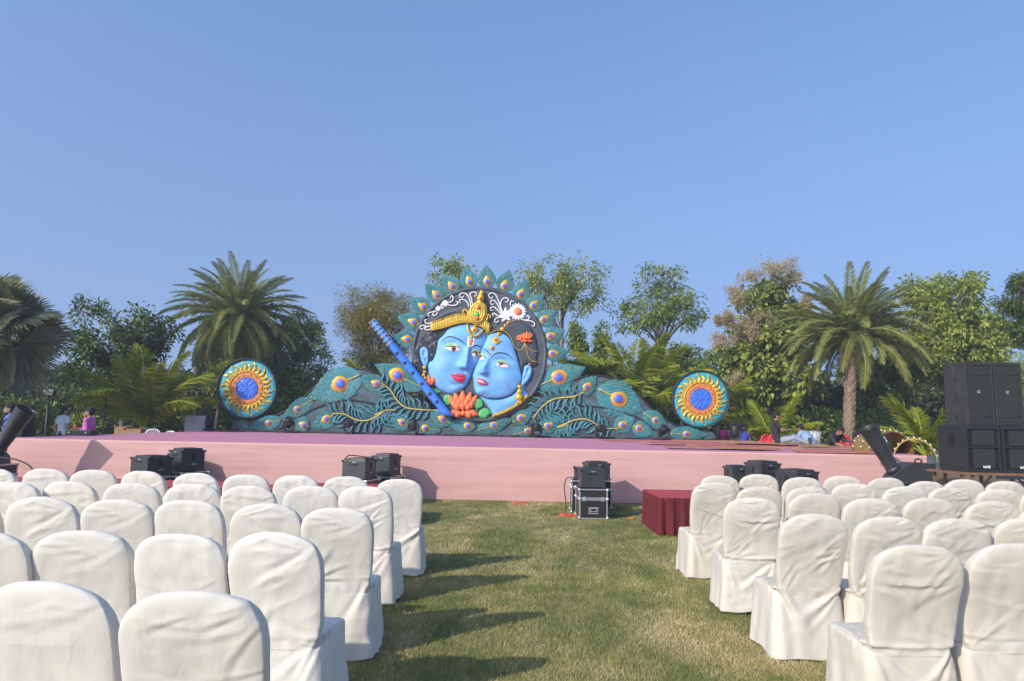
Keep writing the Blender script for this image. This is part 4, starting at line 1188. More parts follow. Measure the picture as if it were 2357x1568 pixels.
def leaf_mesh(name, C, Dr, N, ln, wd, mat, fold=.25, tint=None, droop=.15):
    """one pointed, folded leaf per row: centre base C, direction Dr, normal N, lengths, widths"""
    n = len(C); Dr = Dr / np.linalg.norm(Dr, axis=1, keepdims=True)
    S = np.cross(Dr, N); S /= np.maximum(1e-6, np.linalg.norm(S, axis=1, keepdims=True)); Nn = np.cross(S, Dr)
    L = np.broadcast_to(ln, (n,))[:, None]; W = np.broadcast_to(wd, (n,))[:, None]
    mid = C + Dr * L * .45
    tip = C + Dr * L - Nn * L * droop
    a = mid + S * W * .5 + Nn * W * fold; b = mid - S * W * .5 + Nn * W * fold
    V = np.stack([C, a, tip, b], 1).reshape(-1, 3)
    i = np.arange(n)[:, None] * 4
    F = np.concatenate([i + np.array([[0, 1, 2]]), i + np.array([[0, 2, 3]])], 0)
    me = npmesh(name, V, F, mat, False)
    if tint is None: tint = np.stack([RNG.uniform(0, 1, n), RNG.uniform(0, 1, n) ** 4], 1)
    ca = me.color_attributes.new('tint', 'FLOAT_COLOR', 'POINT')
    col = np.concatenate([tint, np.zeros((n, 1)), np.ones((n, 1))], 1)
    ca.data.foreach_set('color', np.repeat(col, 4, 0).astype(np.float32).ravel())
    return me
def rand_dirs(n, up=0.0):
    v = RNG.normal(size=(n, 3)); v[:, 2] += up
    return v / np.linalg.norm(v, axis=1, keepdims=True)

def tree(name, label, base, crowns, trunk_r, nclump, per, leaf, mat, bark='brown', clump_r=.5, spread=1.0, group=None, fork=.35, limbs=7, shell=.55, droopy=0.0, seed=1, flat=1.0):
    """trunk with limbs reaching into ellipsoid crown lobes; leaves in clumps at the twig ends"""
    rg = np.random.default_rng(seed)
    base = Vector(base)
    root = empty(name, base, 0, label, 'tree', group)
    tops = [np.array(c[0]) for c in crowns]; rad = [np.array(c[1]) for c in crowns]
    vol = np.array([r.prod() for r in rad]); vol = vol / vol.sum()
    zlow = min(c[2] - r[2] for c, r in zip(tops, rad)); ztop = max(c[2] + r[2] for c, r in zip(tops, rad))
    cen = sum(c * v for c, v in zip(tops, vol))
    zf = max(.5, zlow + (cen[2] - zlow) * fork)
    fork_p = Vector((lerp(base.x, cen[0], .6), lerp(base.y, cen[1], .6), zf))
    mb = MB()
    loc = lambda p: Vector(p) - base
    mid = base.lerp(fork_p, .5) + Vector((rg.normal() * .08, rg.normal() * .08, 0))
    mb.tube([loc(base), loc(mid), loc(fork_p)], [trunk_r * 1.25, trunk_r, trunk_r * .8], 9)
    mb.build('trunk', BK[bark], root)
    # clump centres
    cl = []
    for k in range(nclump):
        i = rg.choice(len(tops), p=vol); d = rg.normal(size=3); d /= np.linalg.norm(d)
        q = shell + (1 - shell) * rg.random() ** .7
        if rg.random() < .25: q = rg.random() * shell
        cl.append(tops[i] + d * rad[i] * q)
    cl = np.array(cl)
    # limbs: pick the farthest clump centres as limb ends, then twigs from the nearest limb
    lm = MB(); ends = []
    order = rg.permutation(nclump)[:limbs]
    lines = []
    for o in order:
        e = Vector(cl[o]); a = fork_p.copy(); st = base.lerp(fork_p, rg.uniform(.75, 1.0))
        c1 = st.lerp(e, .4) + Vector((0, 0, .18 * (e - st).length)) * (1 - droopy); 
        pts = [st, st.lerp(c1, .55), c1.lerp(e, .35), c1.lerp(e, .7), e]
        r0 = trunk_r * rg.uniform(.35, .6)
        lm.tube([loc(p) for p in pts], [r0, r0 * .8, r0 * .55, r0 * .35, r0 * .12], 6); lines.append(pts)
    P = np.array([p[:] for l in lines for p in l[1:]])
    for k in range(nclump):
        if k in order: continue
        d = np.linalg.norm(P - cl[k], axis=1); j = int(np.argmin(d + .4 * (P[:, 2] > cl[k][2])))
        a = Vector(P[j]); e = Vector(cl[k]); m = a.lerp(e, .5) + Vector((0, 0, .08 * (e - a).length))
        r0 = max(.008, trunk_r * .14)
        lm.tube([loc(a), loc(m), loc(e)], [r0, r0 * .7, r0 * .3], 4)
    lm.build('limbs', BK[bark], root)
    fine = 1.5 if 'airy' in name else 2.3
    per = int(per * fine); leaf = (leaf[0] * .74, leaf[1])
    n = nclump * per
    c = np.repeat(cl, per, 0); d = rg.normal(size=(n, 3)); d /= np.linalg.norm(d, axis=1, keepdims=True)
    off = d * (rg.random((n, 1)) ** .5) * clump_r * np.array([spread, spread, flat * .8]) * np.repeat(rg.uniform(.6, 1.3, (nclump, 1)), per, 0)
    C = c + off
    dr = off / clump_r + rg.normal(size=(n, 3)) * .55; dr[:, 2] -= .25 + droopy
    Nn = rg.normal(size=(n, 3)) * .55; Nn[:, 2] += 1.0
    tint = np.stack([np.clip(np.repeat(rg.uniform(.15, .85, nclump), per) + rg.uniform(-.3, .3, n), 0, 1), rg.random(n) ** 4 * .8], 1)
    sz = leaf[0] * rg.uniform(.65, 1.25, n)
    me = leaf_mesh('crown', C - np.array(base), dr, Nn, sz, sz * leaf[1], LM[mat], .18, tint, .18)
    link('crown', me, root)
    return root

# ---- feather palms
def frond_mesh(name, length, nleaf, leaf_len, leaf_w, droop, mat, vangle=.5, twist=0.0, hang=.25, seed=0, rach=.022, tipy=.0, brown=0.0, base_bare=.08):
    rg = np.random.default_rng(seed)
    m = 16; s = np.linspace(0, 1, m)
    # rachis lies in the local x-z plane, starting along +x and bending down
    ang = -droop * s ** 1.35
    dx = np.cos(ang); dz = np.sin(ang)
    X = np.concatenate([[0], np.cumsum((dx[:-1] + dx[1:]) / 2)]) / (m - 1) * length
    Z = np.concatenate([[0], np.cumsum((dz[:-1] + dz[1:]) / 2)]) / (m - 1) * length
    mb = MB().tube([(x, 0, z) for x, z in zip(X, Z)], list(np.interp(s, [0, .12, 1], [rach * 1.8, rach, rach * .25])), 6)
    q = base_bare + (1 - base_bare) * (np.arange(nleaf) + rg.uniform(0, .6, nleaf)) / nleaf; q = np.clip(q, 0, .995)
    C = []; D = []; Nn = []; Ln = []
    for sg in (-1, 1):
        px = np.interp(q, s, X); pz = np.interp(q, s, Z); a = np.interp(q, s, ang)
        t_ = np.stack([np.cos(a), np.zeros(nleaf), np.sin(a)], 1); up = np.stack([-np.sin(a), np.zeros(nleaf), np.cos(a)], 1)
        side = np.tile(np.array([[0, sg, 0.0]]), (nleaf, 1))
        fwd = lerp(.55, 1.25, q)[:, None]
        d = side * 1.0 + t_ * fwd + up * (vangle + rg.normal(0, .34, nleaf))[:, None] * (1 - .4 * q[:, None])
        d += rg.normal(0, .09, (nleaf, 3)); d[:, 2] -= hang * 1.0
        C.append(np.stack([px, np.zeros(nleaf), pz], 1)); D.append(d); Nn.append(up + .35 * side * -1)
        Ln.append(leaf_len * (np.sin(np.pi * np.clip(q * .86 + .10, 0, 1)) ** .55) * rg.uniform(.85, 1.1, nleaf))
    C = np.concatenate(C); D = np.concatenate(D); Nn = np.concatenate(Nn); Ln = np.concatenate(Ln)
    tint = np.stack([np.clip(rg.normal(.5, .22, len(C)), 0, 1), np.clip(rg.random(len(C)) ** 5 + brown * rg.random(len(C)), 0, 1)], 1)
    me = leaf_mesh(name, C, D, Nn, Ln, leaf_w, mat, .12, tint, hang * .55)
    # merge rachis
    nv = len(me.vertices)
    V = np.empty(nv * 3, np.float32); me.vertices.foreach_get('co', V)
    faces = [tuple(p.vertices) for p in me.polygons] + [tuple(i + nv for i in f) for f in mb.f]
    allv = np.concatenate([V.reshape(-1, 3), np.array(mb.v)])
    col = np.empty(nv * 4, np.float32); me.color_attributes['tint'].data.foreach_get('color', col)
    me2 = bpy.data.meshes.new(name); me2.from_pydata([tuple(v) for v in allv], [], faces); me2.update()
    ca = me2.color_attributes.new('tint', 'FLOAT_COLOR', 'POINT')
    ca.data.foreach_set('color', np.concatenate([col, np.tile([.9, .35, 0, 1], len(mb.v)).astype(np.float32)]))
    me2.materials.append(mat); bpy.data.meshes.remove(me)
    return me2
def palm_trunk(root, pts, r0, r1, scars=True):
    P = smooth_line(pts, 14); k = len(P); n = 18; V = []; F = []
    rg = np.random.default_rng(4)
    rows = k * 2
    for i in range(rows):
        s = i / (rows - 1); p = np.array([np.interp(s, np.linspace(0, 1, k), P[:, j]) for j in range(3)])
        r = lerp(r0, r1, s) * (1.25 if s < .02 else 1)
        for j in range(n):
            a = 2 * math.pi * j / n + (i % 2) * math.pi / n
            bump = 1 + .13 * (((i * 3 + j * 2) % 5) / 4 - .4) + rg.normal() * .035
            V.append((p[0] + math.cos(a) * r * bump, p[1] + math.sin(a) * r * bump, p[2]))
    for i in range(rows - 1):
        for j in range(n): F.append((i * n + j, i * n + (j + 1) % n, (i + 1) * n + (j + 1) % n, (i + 1) * n + j))
    return link('trunk', npmesh('trunk', np.array(V), F, BK['palm'], False), root)
def date_palm(base, zc, rad, label, seed, nf=86, lean=(0, 0), low=-42, dk=1.0):
    root = empty('date_palm', base, 0, label, 'palm tree', 'date palms behind the stage')
    top = (lean[0], lean[1], zc)
    palm_trunk(root, [(0, 0, 0), (lean[0] * .3, lean[1] * .3, zc * .4), (lean[0] * .75, lean[1] * .75, zc * .8), top], .235, .20)
    rg = random.Random(seed)
    vars_ = [frond_mesh('frond', rad * 1.08, 120, .46,   .030, dr * dk, LM['palm'], .35, 0, hg, seed * 10 + i, .028, 0, br)
             for i, (dr, hg, br) in enumerate(((.65, .12, 0), (1.0, .18, 0), (1.25, .26, .05), (1.5, .34, .1), (1.65, .42, .6), (1.15, .22, 0)))]
    for k in range(nf):
        q = k / nf; el = lerp(R(84), R(low), q ** .82)
        az = k * 2.39996 + rg.uniform(-.15, .15)
        me = vars_[min(5, int(q * 4.4 + rg.random()))] if q < .92 else vars_[4]
        o = link('frond', me, root, (top[0] + .12 * math.cos(az), top[1] + .12 * math.sin(az), top[2] + .25 - .5 * q))
        s = rg.uniform(.85, 1.05) * lerp(.80, 1.0, min(1, q * 2.5))
        o.scale = (s, s, s); o.rotation_euler = (rg.uniform(-.3, .3), -el, az)
        o.rotation_mode = 'XYZ'
    return root
def coconut(base, zc, fl, nf, label, seed, group='young coconut palms', el0=78, el1=10, azs=None, tr=.11, bare=True):
    root = empty('coconut_palm', base, 0, label, 'palm tree', group)
    rg = random.Random(seed)
    MB().tube([(0, 0, 0), (.02, 0, zc * .5), (0, 0, zc)], [tr * 1.3, tr, tr * .8], 10).build('trunk', BK['grey'], root)
    vars_ = [frond_mesh('frond', fl, 96, fl * .25, .030, dr, LM['coco'], .15, 0, hg, seed * 20 + i, .030, 0, .02, .16) for i, (dr, hg) in enumerate(((.6, .25), (.95, .35), (1.3, .5)))]
    for k in range(nf):
        q = (k + .5) / nf; el = R(lerp(el0, el1, q)); az = azs[k] if azs else k * 2.39996 + seed
        o = link('frond', vars_[min(2, int(q * 3))], root, (0, 0, zc - .05))
        s = rg.uniform(.85, 1.08); o.scale = (s, s, s); o.rotation_euler = (rg.uniform(-.5, .5), -el, az)
    return root
def fan_mesh(name, r, nseg, spread, seed):
    rg = np.random.default_rng(seed); V = []; F = []; T = []
    a = np.linspace(-spread / 2, spread / 2, nseg + 1)
    for i in range(nseg):
        a0, a1 = a[i], a[i + 1]; am = (a0 + a1) / 2
        R1 = r * (.92 + .08 * math.cos(am)) * rg.uniform(.93, 1.05); ri = r * .55
        n0 = len(V); dz = .05 * r
        droop = -.10 * r * rg.uniform(.3, 1.6)
        V += [(0, 0, 0), (ri * math.cos(a0), ri * math.sin(a0), -dz * .5), (ri * math.cos(am), ri * math.sin(am), dz), (ri * math.cos(a1), ri * math.sin(a1), -dz * .5),
              (R1 * math.cos(am), R1 * math.sin(am), droop),
              (.78 * r * math.cos(am - (am - a0) * .62), .78 * r * math.sin(am - (am - a0) * .62), -dz * .3), (.78 * r * math.cos(am + (a1 - am) * .62), .78 * r * math.sin(am + (a1 - am) * .62), -dz * .3)]
        F += [(n0, n0 + 1, n0 + 2), (n0, n0 + 2, n0 + 3), (n0 + 1, n0 + 5, n0 + 4), (n0 + 1, n0 + 4, n0 + 2), (n0 + 2, n0 + 4, n0 + 6), (n0 + 2, n0 + 6, n0 + 3)]
        tt = rg.uniform(.2, .9); T += [(tt, rg.random() ** 6, 0, 1)] * 7
    mb = MB().tube([(0, 0, 0), (-r * .55, 0, -.05 * r), (-r * 1.1, 0, -.25 * r)], [.018, .022, .035], 6)
    n0 = len(V); V += mb.v; F += [tuple(i + n0 for i in f) for f in mb.f]; T += [(.8, .2, 0, 1)] * len(mb.v)
    me = bpy.data.meshes.new(name); me.from_pydata(V, [], F); me.update()
    ca = me.color_attributes.new('tint', 'FLOAT_COLOR', 'POINT'); ca.data.foreach_set('color', np.array(T, np.float32).ravel())
    me.materials.append(LM['fan']); return me

def at(X, Y, y): return on_y(X, Y, y)
def gnd(X, y): p = on_y(X, 960, y); return Vector((p.x, y, 0))
# date palms
b = gnd(541, 31.0); c = at(548, 735, 31.0)
date_palm((b.x, 31.0, 0), c.z, 3.2, 'date palm with a dense drooping crown behind the sun medallion by the cabinet', 3, 118, (c.x - b.x, 0))
b = gnd(1948, 27.5); c = at(1964, 768, 27.5)
date_palm((b.x, 27.5, 0), c.z, 3.0, 'date palm with a bare scaly trunk rising behind the working men', 5, 84, (c.x - b.x, 0), -12, .80)
# fan palm at the frame's edge
b = gnd(-55, 21.0); c = at(-38, 770, 21.0)
fp = empty('fan_palm', (b.x, 21.0, 0), 0, 'grey green fan palm with big pleated leaves at the frame edge', 'palm tree')
palm_trunk(fp, [(0, 0, 0), (0, 0, c.z * .5), (c.x - b.x, 0, c.z - .6)], .2, .19)
fans = [fan_mesh('fan_leaf', 1.35, 44, R(235), 60 + i) for i in range(3)]
rg = random.Random(9)
for k in range(30):
    q = (k + .5) / 30; el = lerp(R(80), R(-35), q); az = k * 2.39996
    d = Vector((math.cos(az) * math.cos(el), math.sin(az) * math.cos(el), math.sin(el)))
    o = link('fan_leaf', fans[k % 3], fp, Vector((c.x - b.x, 0, c.z - .2)) + d * 1.15)
    o.rotation_euler = (rg.uniform(-1.3, 1.3), -el * .8 + .25, az); s = rg.uniform(.85, 1.12); o.scale = (s, s, s)

# young coconut palms
coconut(gnd(330, 23.5), 1.15, 2.9, 13, 'young coconut palm with arching fronds behind the white plastic chairs', 2, el0=88, el1=48)
coconut(gnd(1462, 29), 2.1, 3.9, 15, 'coconut palm with tall arching fronds between round panel and medallion', 3, el0=84, el1=34)
coconut(gnd(1342, 30), 2.5, 3.2, 10, 'coconut palm with yellowish fronds just behind the round panel edge', 4, el0=70, el1=15)
coconut(gnd(885, 30), 2.2, 2.9, 10, 'coconut palm with low fronds behind the flute', 7, el0=70, el1=10)
coconut(gnd(1640, 30), 2.0, 3.0, 11, 'coconut palm with drooping fronds behind the medallion by the men', 8, el0=75, el1=5)
coconut(gnd(1778, 25.5), .75, 2.3, 12, 'bright green coconut seedling behind the seated man in black', 6, el0=82, el1=22, tr=.08)
coconut(gnd(2126, 19.0), .95, 1.95, 11, 'small coconut palm on a thin stem beside the loudspeakers', 9, el0=82, el1=20, tr=.05)

# broadleaf trees (crown lobes given by centre and half sizes)
def lobes(y, *ls):
    out = []
    for (x0, x1, y0, y1) in ls:
        a = at(x0, y0, y); b = at(x1, y1, y)
        out.append((np.array([(a.x + b.x) / 2, y, (a.z + b.z) / 2]), np.array([abs(b.x - a.x) / 2, min(2.6, abs(b.x - a.x) / 2), abs(a.z - b.z) / 2])))
    return out
G_ = 'trees behind the stage'
tree('broadleaf_tree', 'dark large leaved tree with open twigs between fan palm and date palm', gnd(290, 27), lobes(27, (165, 255, 690, 740), (195, 400, 700, 860), (160, 300, 760, 900), (300, 400, 720, 820)), .12, 105, 30, (.26, .48), 'dark', 'grey', .42, group=G_, seed=2, limbs=10)
tree('broadleaf_tree', 'dense green tree to the flute side of the bushy date palm', gnd(690, 33), lobes(33, (610, 770, 730, 900), (640, 740, 715, 800), (560, 760, 820, 960)), .14, 150, 42, (.24, .42), 'mid', 'brown', .5, group=G_, seed=3)
tree('broadleaf_tree', 'bushy tree with yellow green leaves peeping out beside the medallion', gnd(500, 28), lobes(28, (480, 545, 830, 930)), .08, 40, 40, (.2, .5), 'yell', 'brown', .34, group=G_, seed=4, limbs=4)
tree('feathery_tree', 'feathery olive green tree behind the top end of the flute', gnd(860, 36), lobes(36, (775, 950, 662, 800), (790, 940, 760, 900)), .15, 130, 70, (.34, .07), 'olive', 'brown', .62, group=G_, seed=5, droopy=.1, limbs=12)
tree('airy_tree', 'airy tree whose crown shows above the ring of feathers', gnd(1060, 38), lobes(38, (985, 1105, 590, 660), (1000, 1090, 620, 720)), .12, 55, 26, (.30, .42), 'light', 'grey', .5, group=G_, seed=6, limbs=10)
tree('airy_tree', 'airy umbrella shaped tree with bare fanning limbs beside the round panel', gnd(1288, 36), lobes(36, (1190, 1400, 595, 690), (1240, 1400, 640, 730), (1180, 1290, 640, 720)), .16, 130, 24, (.27, .40), 'light', 'grey', .5, group=G_, seed=7, limbs=18, fork=.0)
tree('airy_tree', 'airy layered tree standing between umbrella tree and flowering tree', gnd(1520, 36), lobes(36, (1440, 1600, 615, 690), (1400, 1630, 690, 770), (1460, 1620, 650, 740)), .16, 140, 24, (.28, .42), 'mid', 'grey', .46, group=G_, seed=8, limbs=16, fork=.0)
for X, top, sd, lab in ((1330, 735, 11, 'vine clad column tree nearest the round panel'), (1388, 745, 12, 'vine clad column tree second from the round panel'), (1565, 800, 13, 'leafy column tree behind the tall coconut fronds')):
    tree('vine_column_tree', lab, gnd(X, 33), lobes(33, (X - 14, X + 14, top, 820), (X - 26, X + 26, 780, 940)), .10, 60, 40, (.24, .5), 'mid', 'brown', .32, group='vine clad column trees', seed=sd, limbs=5)
tree('teak_tree', 'broad leaved tree topped with tan flower plumes', gnd(1760, 33), lobes(33, (1700, 1850, 640, 780), (1650, 1830, 740, 880), (1720, 1880, 700, 860), (1660, 1900, 840, 930)), .17, 230, 26, (.42, .60), 'teak', 'brown', .5, group=G_, seed=14, limbs=12)
tree('broadleaf_tree', 'tall dense pale leaved tree behind the loudspeakers', gnd(2190, 31), lobes(31, (2080, 2260, 622, 760), (2090, 2320, 700, 880), (2200, 2330, 740, 900), (2040, 2200, 760, 900)), .18, 270, 34, (.33, .48), 'light', 'brown', .55, group=G_, seed=15, limbs=14)
tree('pinnate_tree', 'dark feathery leaved tree at the frame edge above the loudspeakers', gnd(2370, 24), lobes(24, (2315, 2440, 625, 800)), .12, 60, 60, (.30, .14), 'dark', 'brown', .40, group=G_, seed=16, droopy=.3)
tree('broadleaf_tree', 'narrow leaved shrub tree rising beside the loudspeaker stack', gnd(2350, 20), lobes(20, (2300, 2400, 830, 1000)), .07, 60, 46, (.26, .16), 'light', 'brown', .32, group=G_, seed=17, limbs=5)
tree('broadleaf_tree', 'small red flowered dark tree behind the scaly palm trunk', gnd(2010, 32), lobes(32, (1930, 2120, 820, 900), (1960, 2090, 850, 960)), .11, 90, 30, (.26, .5), 'mid', 'brown', .45, group=G_, seed=18)
tree('broadleaf_tree', 'leafy tree with orange red blossom behind the coconut fronds', gnd(1620, 36), lobes(36, (1570, 1670, 790, 900), (1560, 1700, 850, 960)), .11, 90, 34, (.24, .5), 'mid', 'brown', .45, group=G_, seed=19)
tree('broadleaf_tree', 'dark bushy tree behind the people by the fan palm', gnd(120, 30), lobes(30, (60, 200, 880, 990), (140, 290, 900, 1000)), .1, 90, 40, (.22, .45), 'dark', 'brown', .45, group=G_, seed=20)
# tan flower plumes of the teak
tk = [o for o in bpy.data.objects if o.name.startswith('teak_tree')][0]
rg2 = np.random.default_rng(3)
for (X, Y, s) in ((1735, 635, 34), (1785, 628, 44), (1825, 645, 36), (1700, 690, 32), (1672, 735, 26), (1760, 745, 32), (1665, 790, 28), (1715, 765, 30), (1850, 700, 24), (1690, 880, 22), (1655, 740, 18)):
    p = at(X, Y, 31.6); n = 1500; r = s * .80 / FPX * 31.6
    subs = rg2.normal(size=(7, 3)) * np.array([.55, .4, .5]) * r; subs[:, 2] += .15 * r
    C = np.array(p) + subs[rg2.integers(0, 7, n)] + rg2.normal(size=(n, 3)) * r * .27 - np.array(tk.location)
    sz = rg2.uniform(.05, .11, n)
    tag(link('flower_plume', leaf_mesh('flower_plume', C, rg2.normal(size=(n, 3)) + np.array([0, 0, .4]), rg2.normal(size=(n, 3)), sz, sz * .5, LM['plume'], .1), tk), kind='stuff')

# dark hedge and undergrowth that closes the garden, and the far wood beyond
def mass(name, label, cat, x0, x1, y0, y1, hfun, n, size, mat, ratio=.5):
    x = RNG.uniform(x0, x1, n); y = RNG.uniform(y0, y1, n)
    h = np.array([hfun(a) for a in x]) * RNG.uniform(.85, 1.1, n)
    z = RNG.random(n) ** .8 * h
    C = np.stack([x, y, z], 1); d = rand_dirs(n, -.2); d[:, 1] -= .3
    sz = size * RNG.uniform(.6, 1.3, n)
    me = leaf_mesh(name, C, d, rand_dirs(n, .8), sz, sz * ratio, LM[mat], .15)
    return tag(link(name, me), label, cat, kind='stuff')
mass('undergrowth', 'dark undergrowth and hedge closing the garden behind the trees', 'undergrowth', -34, 34, 38.5, 41, lambda a: 3.9 + .9 * mnoise.noise((a * .25, 2, 0)) + .5 * mnoise.noise((a * .9, 5, 0)), 60000, .40, 'hedge')
mass('far_wood', 'pale hazy line of distant trees beyond the hedge', 'wood', -90, 90, 92, 100, lambda a: 6.5 + 2.5 * mnoise.noise((a * .06, 1, 0)) + 1.2 * mnoise.noise((a * .3, 7, 0)), 30000, 1.1, 'far')
for k, (X, Y, y, w, h, mt, lab) in enumerate(((560, 990, 30, 1.9, 2.3, 'dark', 'dark rounded shrub under the bushy date palm'), (430, 990, 31, 2.2, 2.5, 'dark', 'dark rounded shrub behind the white cabinet'), (640, 985, 30.5, 1.6, 2.1, 'mid', 'green shrub behind the feather wing by the date palm'),
        (770, 985, 32, 1.9, 2.5, 'dark', 'dark shrub behind the crest of the feather wing'), (1900, 990, 33, 2.2, 2.4, 'mid', 'mid green shrub behind the men at work'), (2040, 990, 33, 2.0, 2.2, 'mid', 'mid green shrub beyond the smoke cannon by the loudspeakers'),
        (190, 985, 27, .9, 1.35, 'yell', 'clipped yellow green bush behind the man in the pale shirt'), (1570, 990, 31, 2.0, 2.3, 'mid', 'green shrub behind the medallion nearest the people'), (1720, 985, 34, 2.2, 2.6, 'dark', 'dark shrub behind the people in blue shirts'), (2330, 985, 26, 1.6, 1.7, 'mid', 'green shrub behind the loudspeaker table'), (2180, 985, 35, 2.2, 2.0, 'dark', 'dark shrub beyond the low grey wall'), (300, 990, 29, 1.8, 2.0, 'dark', 'dark shrub behind the young coconut palm'), (50, 985, 27, 1.8, 2.0, 'dark', 'dark shrub under the fan palm'))):
    g = gnd(X, y); n = 1700
    r = empty('shrub', g, 0, lab, 'shrub', 'shrubs behind the stage')
    d = rand_dirs(n, .3); q = RNG.random((n, 1)) ** .35
    lump = np.array([1 + .28 * mnoise.noise((a * 2.2 + k, b * 2.2, c * 2.2)) for a, b, c in d])[:, None]
    C = d * q * lump * np.array([w, w * .8, h * .55]) + np.array([0, 0, h * .48]); C[:, 2] = np.maximum(C[:, 2], .03)
    sz = RNG.uniform(.16, .30, n)
    link('crown', leaf_mesh('crown', C, d + RNG.normal(size=(n, 3)) * .5, d * .5 + rand_dirs(n, .6), sz, sz * .5, LM[mt], .15), r)
    MB().tube([(0, 0, 0), (.03, 0, h * .3), (0, .02, h * .6)], [.06, .05, .02], 7).build('trunk', BK['brown'], r)
# ------------------------------------------------------------------ stage gear and furniture
M_BLACK = simple('black_metal', (.030, .031, .033), .42, .25, 5, .12, .0, 60)
M_BLACKP = simple('black_plastic', (.020, .021, .023), .5, .2, 8, .1)
M_GREYM = simple('dark_grey_metal', (.036, .038, .041), .45, .2, 4, .1)
M_ALU = simple('aluminium', (.62, .62, .62), .35, .15, 12, .15, .7)
M_CASE = simple('case_laminate', (.028, .024, .023), .35, .2, 10, .1)
M_SLOT = simple('slot_black', (.006, .006, .006), .7, .1)
M_BADGE = simple('grey_badge', (.34, .34, .36), .5, .1)
M_BADGEW = simple('white_badge', (.75, .75, .75), .5, .05)
M_VELVET = NT('red_velvet')
t = M_VELVET; p = t.objco(); t.col(t.ramp(t.noise(p, 7, 5), [(.3, (.075, .0025, .006)), (.7, (.135, .005, .010))])); t.set(Roughness=.75)
t.b.inputs['Sheen Weight'].default_value = .12; t.b.inputs['Sheen Tint'].default_value = (1, .25, .25, 1); t.bump(t.noise(p, 90, 3), .3, .01); M_VELVET = t.m
M_REDTOP = simple('red_table_cloth', (.42, .05, .055), .8, .12, 5, .2)
M_TRESTLE = simple('trestle_wood', (.20, .105, .055), .6, .3, 14, .3)

GF = 1.0      # side groups stand a little further back than the aisle group
def machine(loc, rz, w, d, h, label, lid=True, slot_side=-1):
    loc = (loc[0] * GF, loc[1] * GF, CAM_H - (CAM_H - loc[2]) * GF); w, d, h = w * GF, d * GF, h * GF
    o = empty('spark_machine', loc, rz, label, 'stage machine', 'black spark machines in front of the stage')
    MB().box((0, 0, h * .47 + .012), (w, d, h * .90), None, .012).build('housing', M_GREYM, o)
    if lid:
        MB().box((0, .01, h * .96 + .006), (w * .86, d * .84, h * .12), None, .014).build('lid', M_GREYM, o)
        MB().box((0, .01, h * 1.02 + .008), (w * .5, d * .44, .006)).build('mesh_plate', M_SLOT, o)
    for s in (-1, 1):
        MB().box((0, s * (d / 2 + .0015), h * .74), (w * .36, .006, h * .09), None, .002).build('handle_slot', M_SLOT, o)
    MB().box((0, -d / 2 - .003, h * .86), (w * .16, .004, h * .035)).build('badge', M_BADGE, o)
    for s in (-1, 1):
        MB().box((s * (w / 2 + .0015), .0, h * .66), (.005, d * .16, h * .28)).build('vent', M_SLOT, o)
        MB().box((s * (w / 2 + .002), .02, h * .34), (.004, d * .22, h * .06)).build('badge', M_BADGE, o)
        for q in (-1, 1):
            for z in (.014, h * .88): MB().ball((s * w / 2, q * d / 2, z + .01), .022, 5).build('corner_bumper', M_BLACKP, o)
    return o
def flight_case(loc, rz, w, d, h, label, seam=.68):
    loc = (loc[0] * GF, loc[1] * GF, 0); w, d, h = w * GF, d * GF, CAM_H - (CAM_H - h) * GF
    o = empty('flight_case', loc, rz, label, 'flight case', 'flight cases in front of the stage')
    MB().bxx(-w / 2, w / 2, -d / 2, d / 2, .012, h, .004).build('panel_box', M_CASE, o)
    e = .022
    for sx in (-1, 1):
        for sy in (-1, 1):
            MB().box((sx * (w / 2 - e * .3), sy * (d / 2 - e * .3), h / 2 + .006), (e, e, h - .02), None, .003).build('corner_rail', M_ALU, o)
    for z in (.022, h - .006, h * seam - .014, h * seam + .014):
        for s in (-1, 1):
            MB().box((0, s * (d / 2 - e * .25), z), (w - .01, e * .8, e * .9), None, .003).build('edge_rail', M_ALU, o)
            MB().box((s * (w / 2 - e * .25), 0, z), (e * .8, d - .01, e * .9), None, .003).build('edge_rail', M_ALU, o)
    for sx in (-1, 1):
        for sy in (-1, 1):
            for z in (.03, h - .012, h * seam): MB().ball((sx * w / 2, sy * d / 2, z), .026, 6).build('ball_corner', M_ALU, o)
    MB().box((0, -d / 2 - .004, h * .30), (w * .34, .008, h * .22), None, .003).build('handle_plate', M_ALU, o)
    MB().box((0, -d / 2 - .010, h * .30), (w * .26, .006, h * .13), None, .002).build('handle_well', M_SLOT, o)
    MB().tube([(-w * .1, -d / 2 - .020, h * .34), (-w * .1, -d / 2 - .026, h * .28), (w * .1, -d / 2 - .026, h * .28), (w * .1, -d / 2 - .020, h * .34)], .007, 8).build('handle', M_ALU, o)
    for s in (-1, 1): MB().box((s * w * .32, -d / 2 - .006, h * seam), (.05, .012, .07), None, .003).build('latch', M_ALU, o)
    return o
# group in the aisle
flight_case((1.40, 11.85, 0), R(2), .47, .50, .50, 'flight case with silver edges standing nearest the aisle on grass')
machine((1.40, 11.86, .50), R(3), .41, .38, .33, 'black machine on the flight case nearest the aisle')
flight_case((1.35, 12.62, 0), R(-2), .46, .48, .57, 'flight case half hidden behind the front one in the aisle', .8)
machine((1.35, 12.62, .57), R(-4), .34, .34, .23, 'small black machine on the half hidden aisle flight case', False)
flight_case((1.66, 13.25, 0), R(8), .46, .46, .52, 'flight case right against the stage behind the aisle machines')
machine((1.66, 13.25, .52), R(12), .42, .38, .34, 'black machine with raised lid at the back of the aisle group')
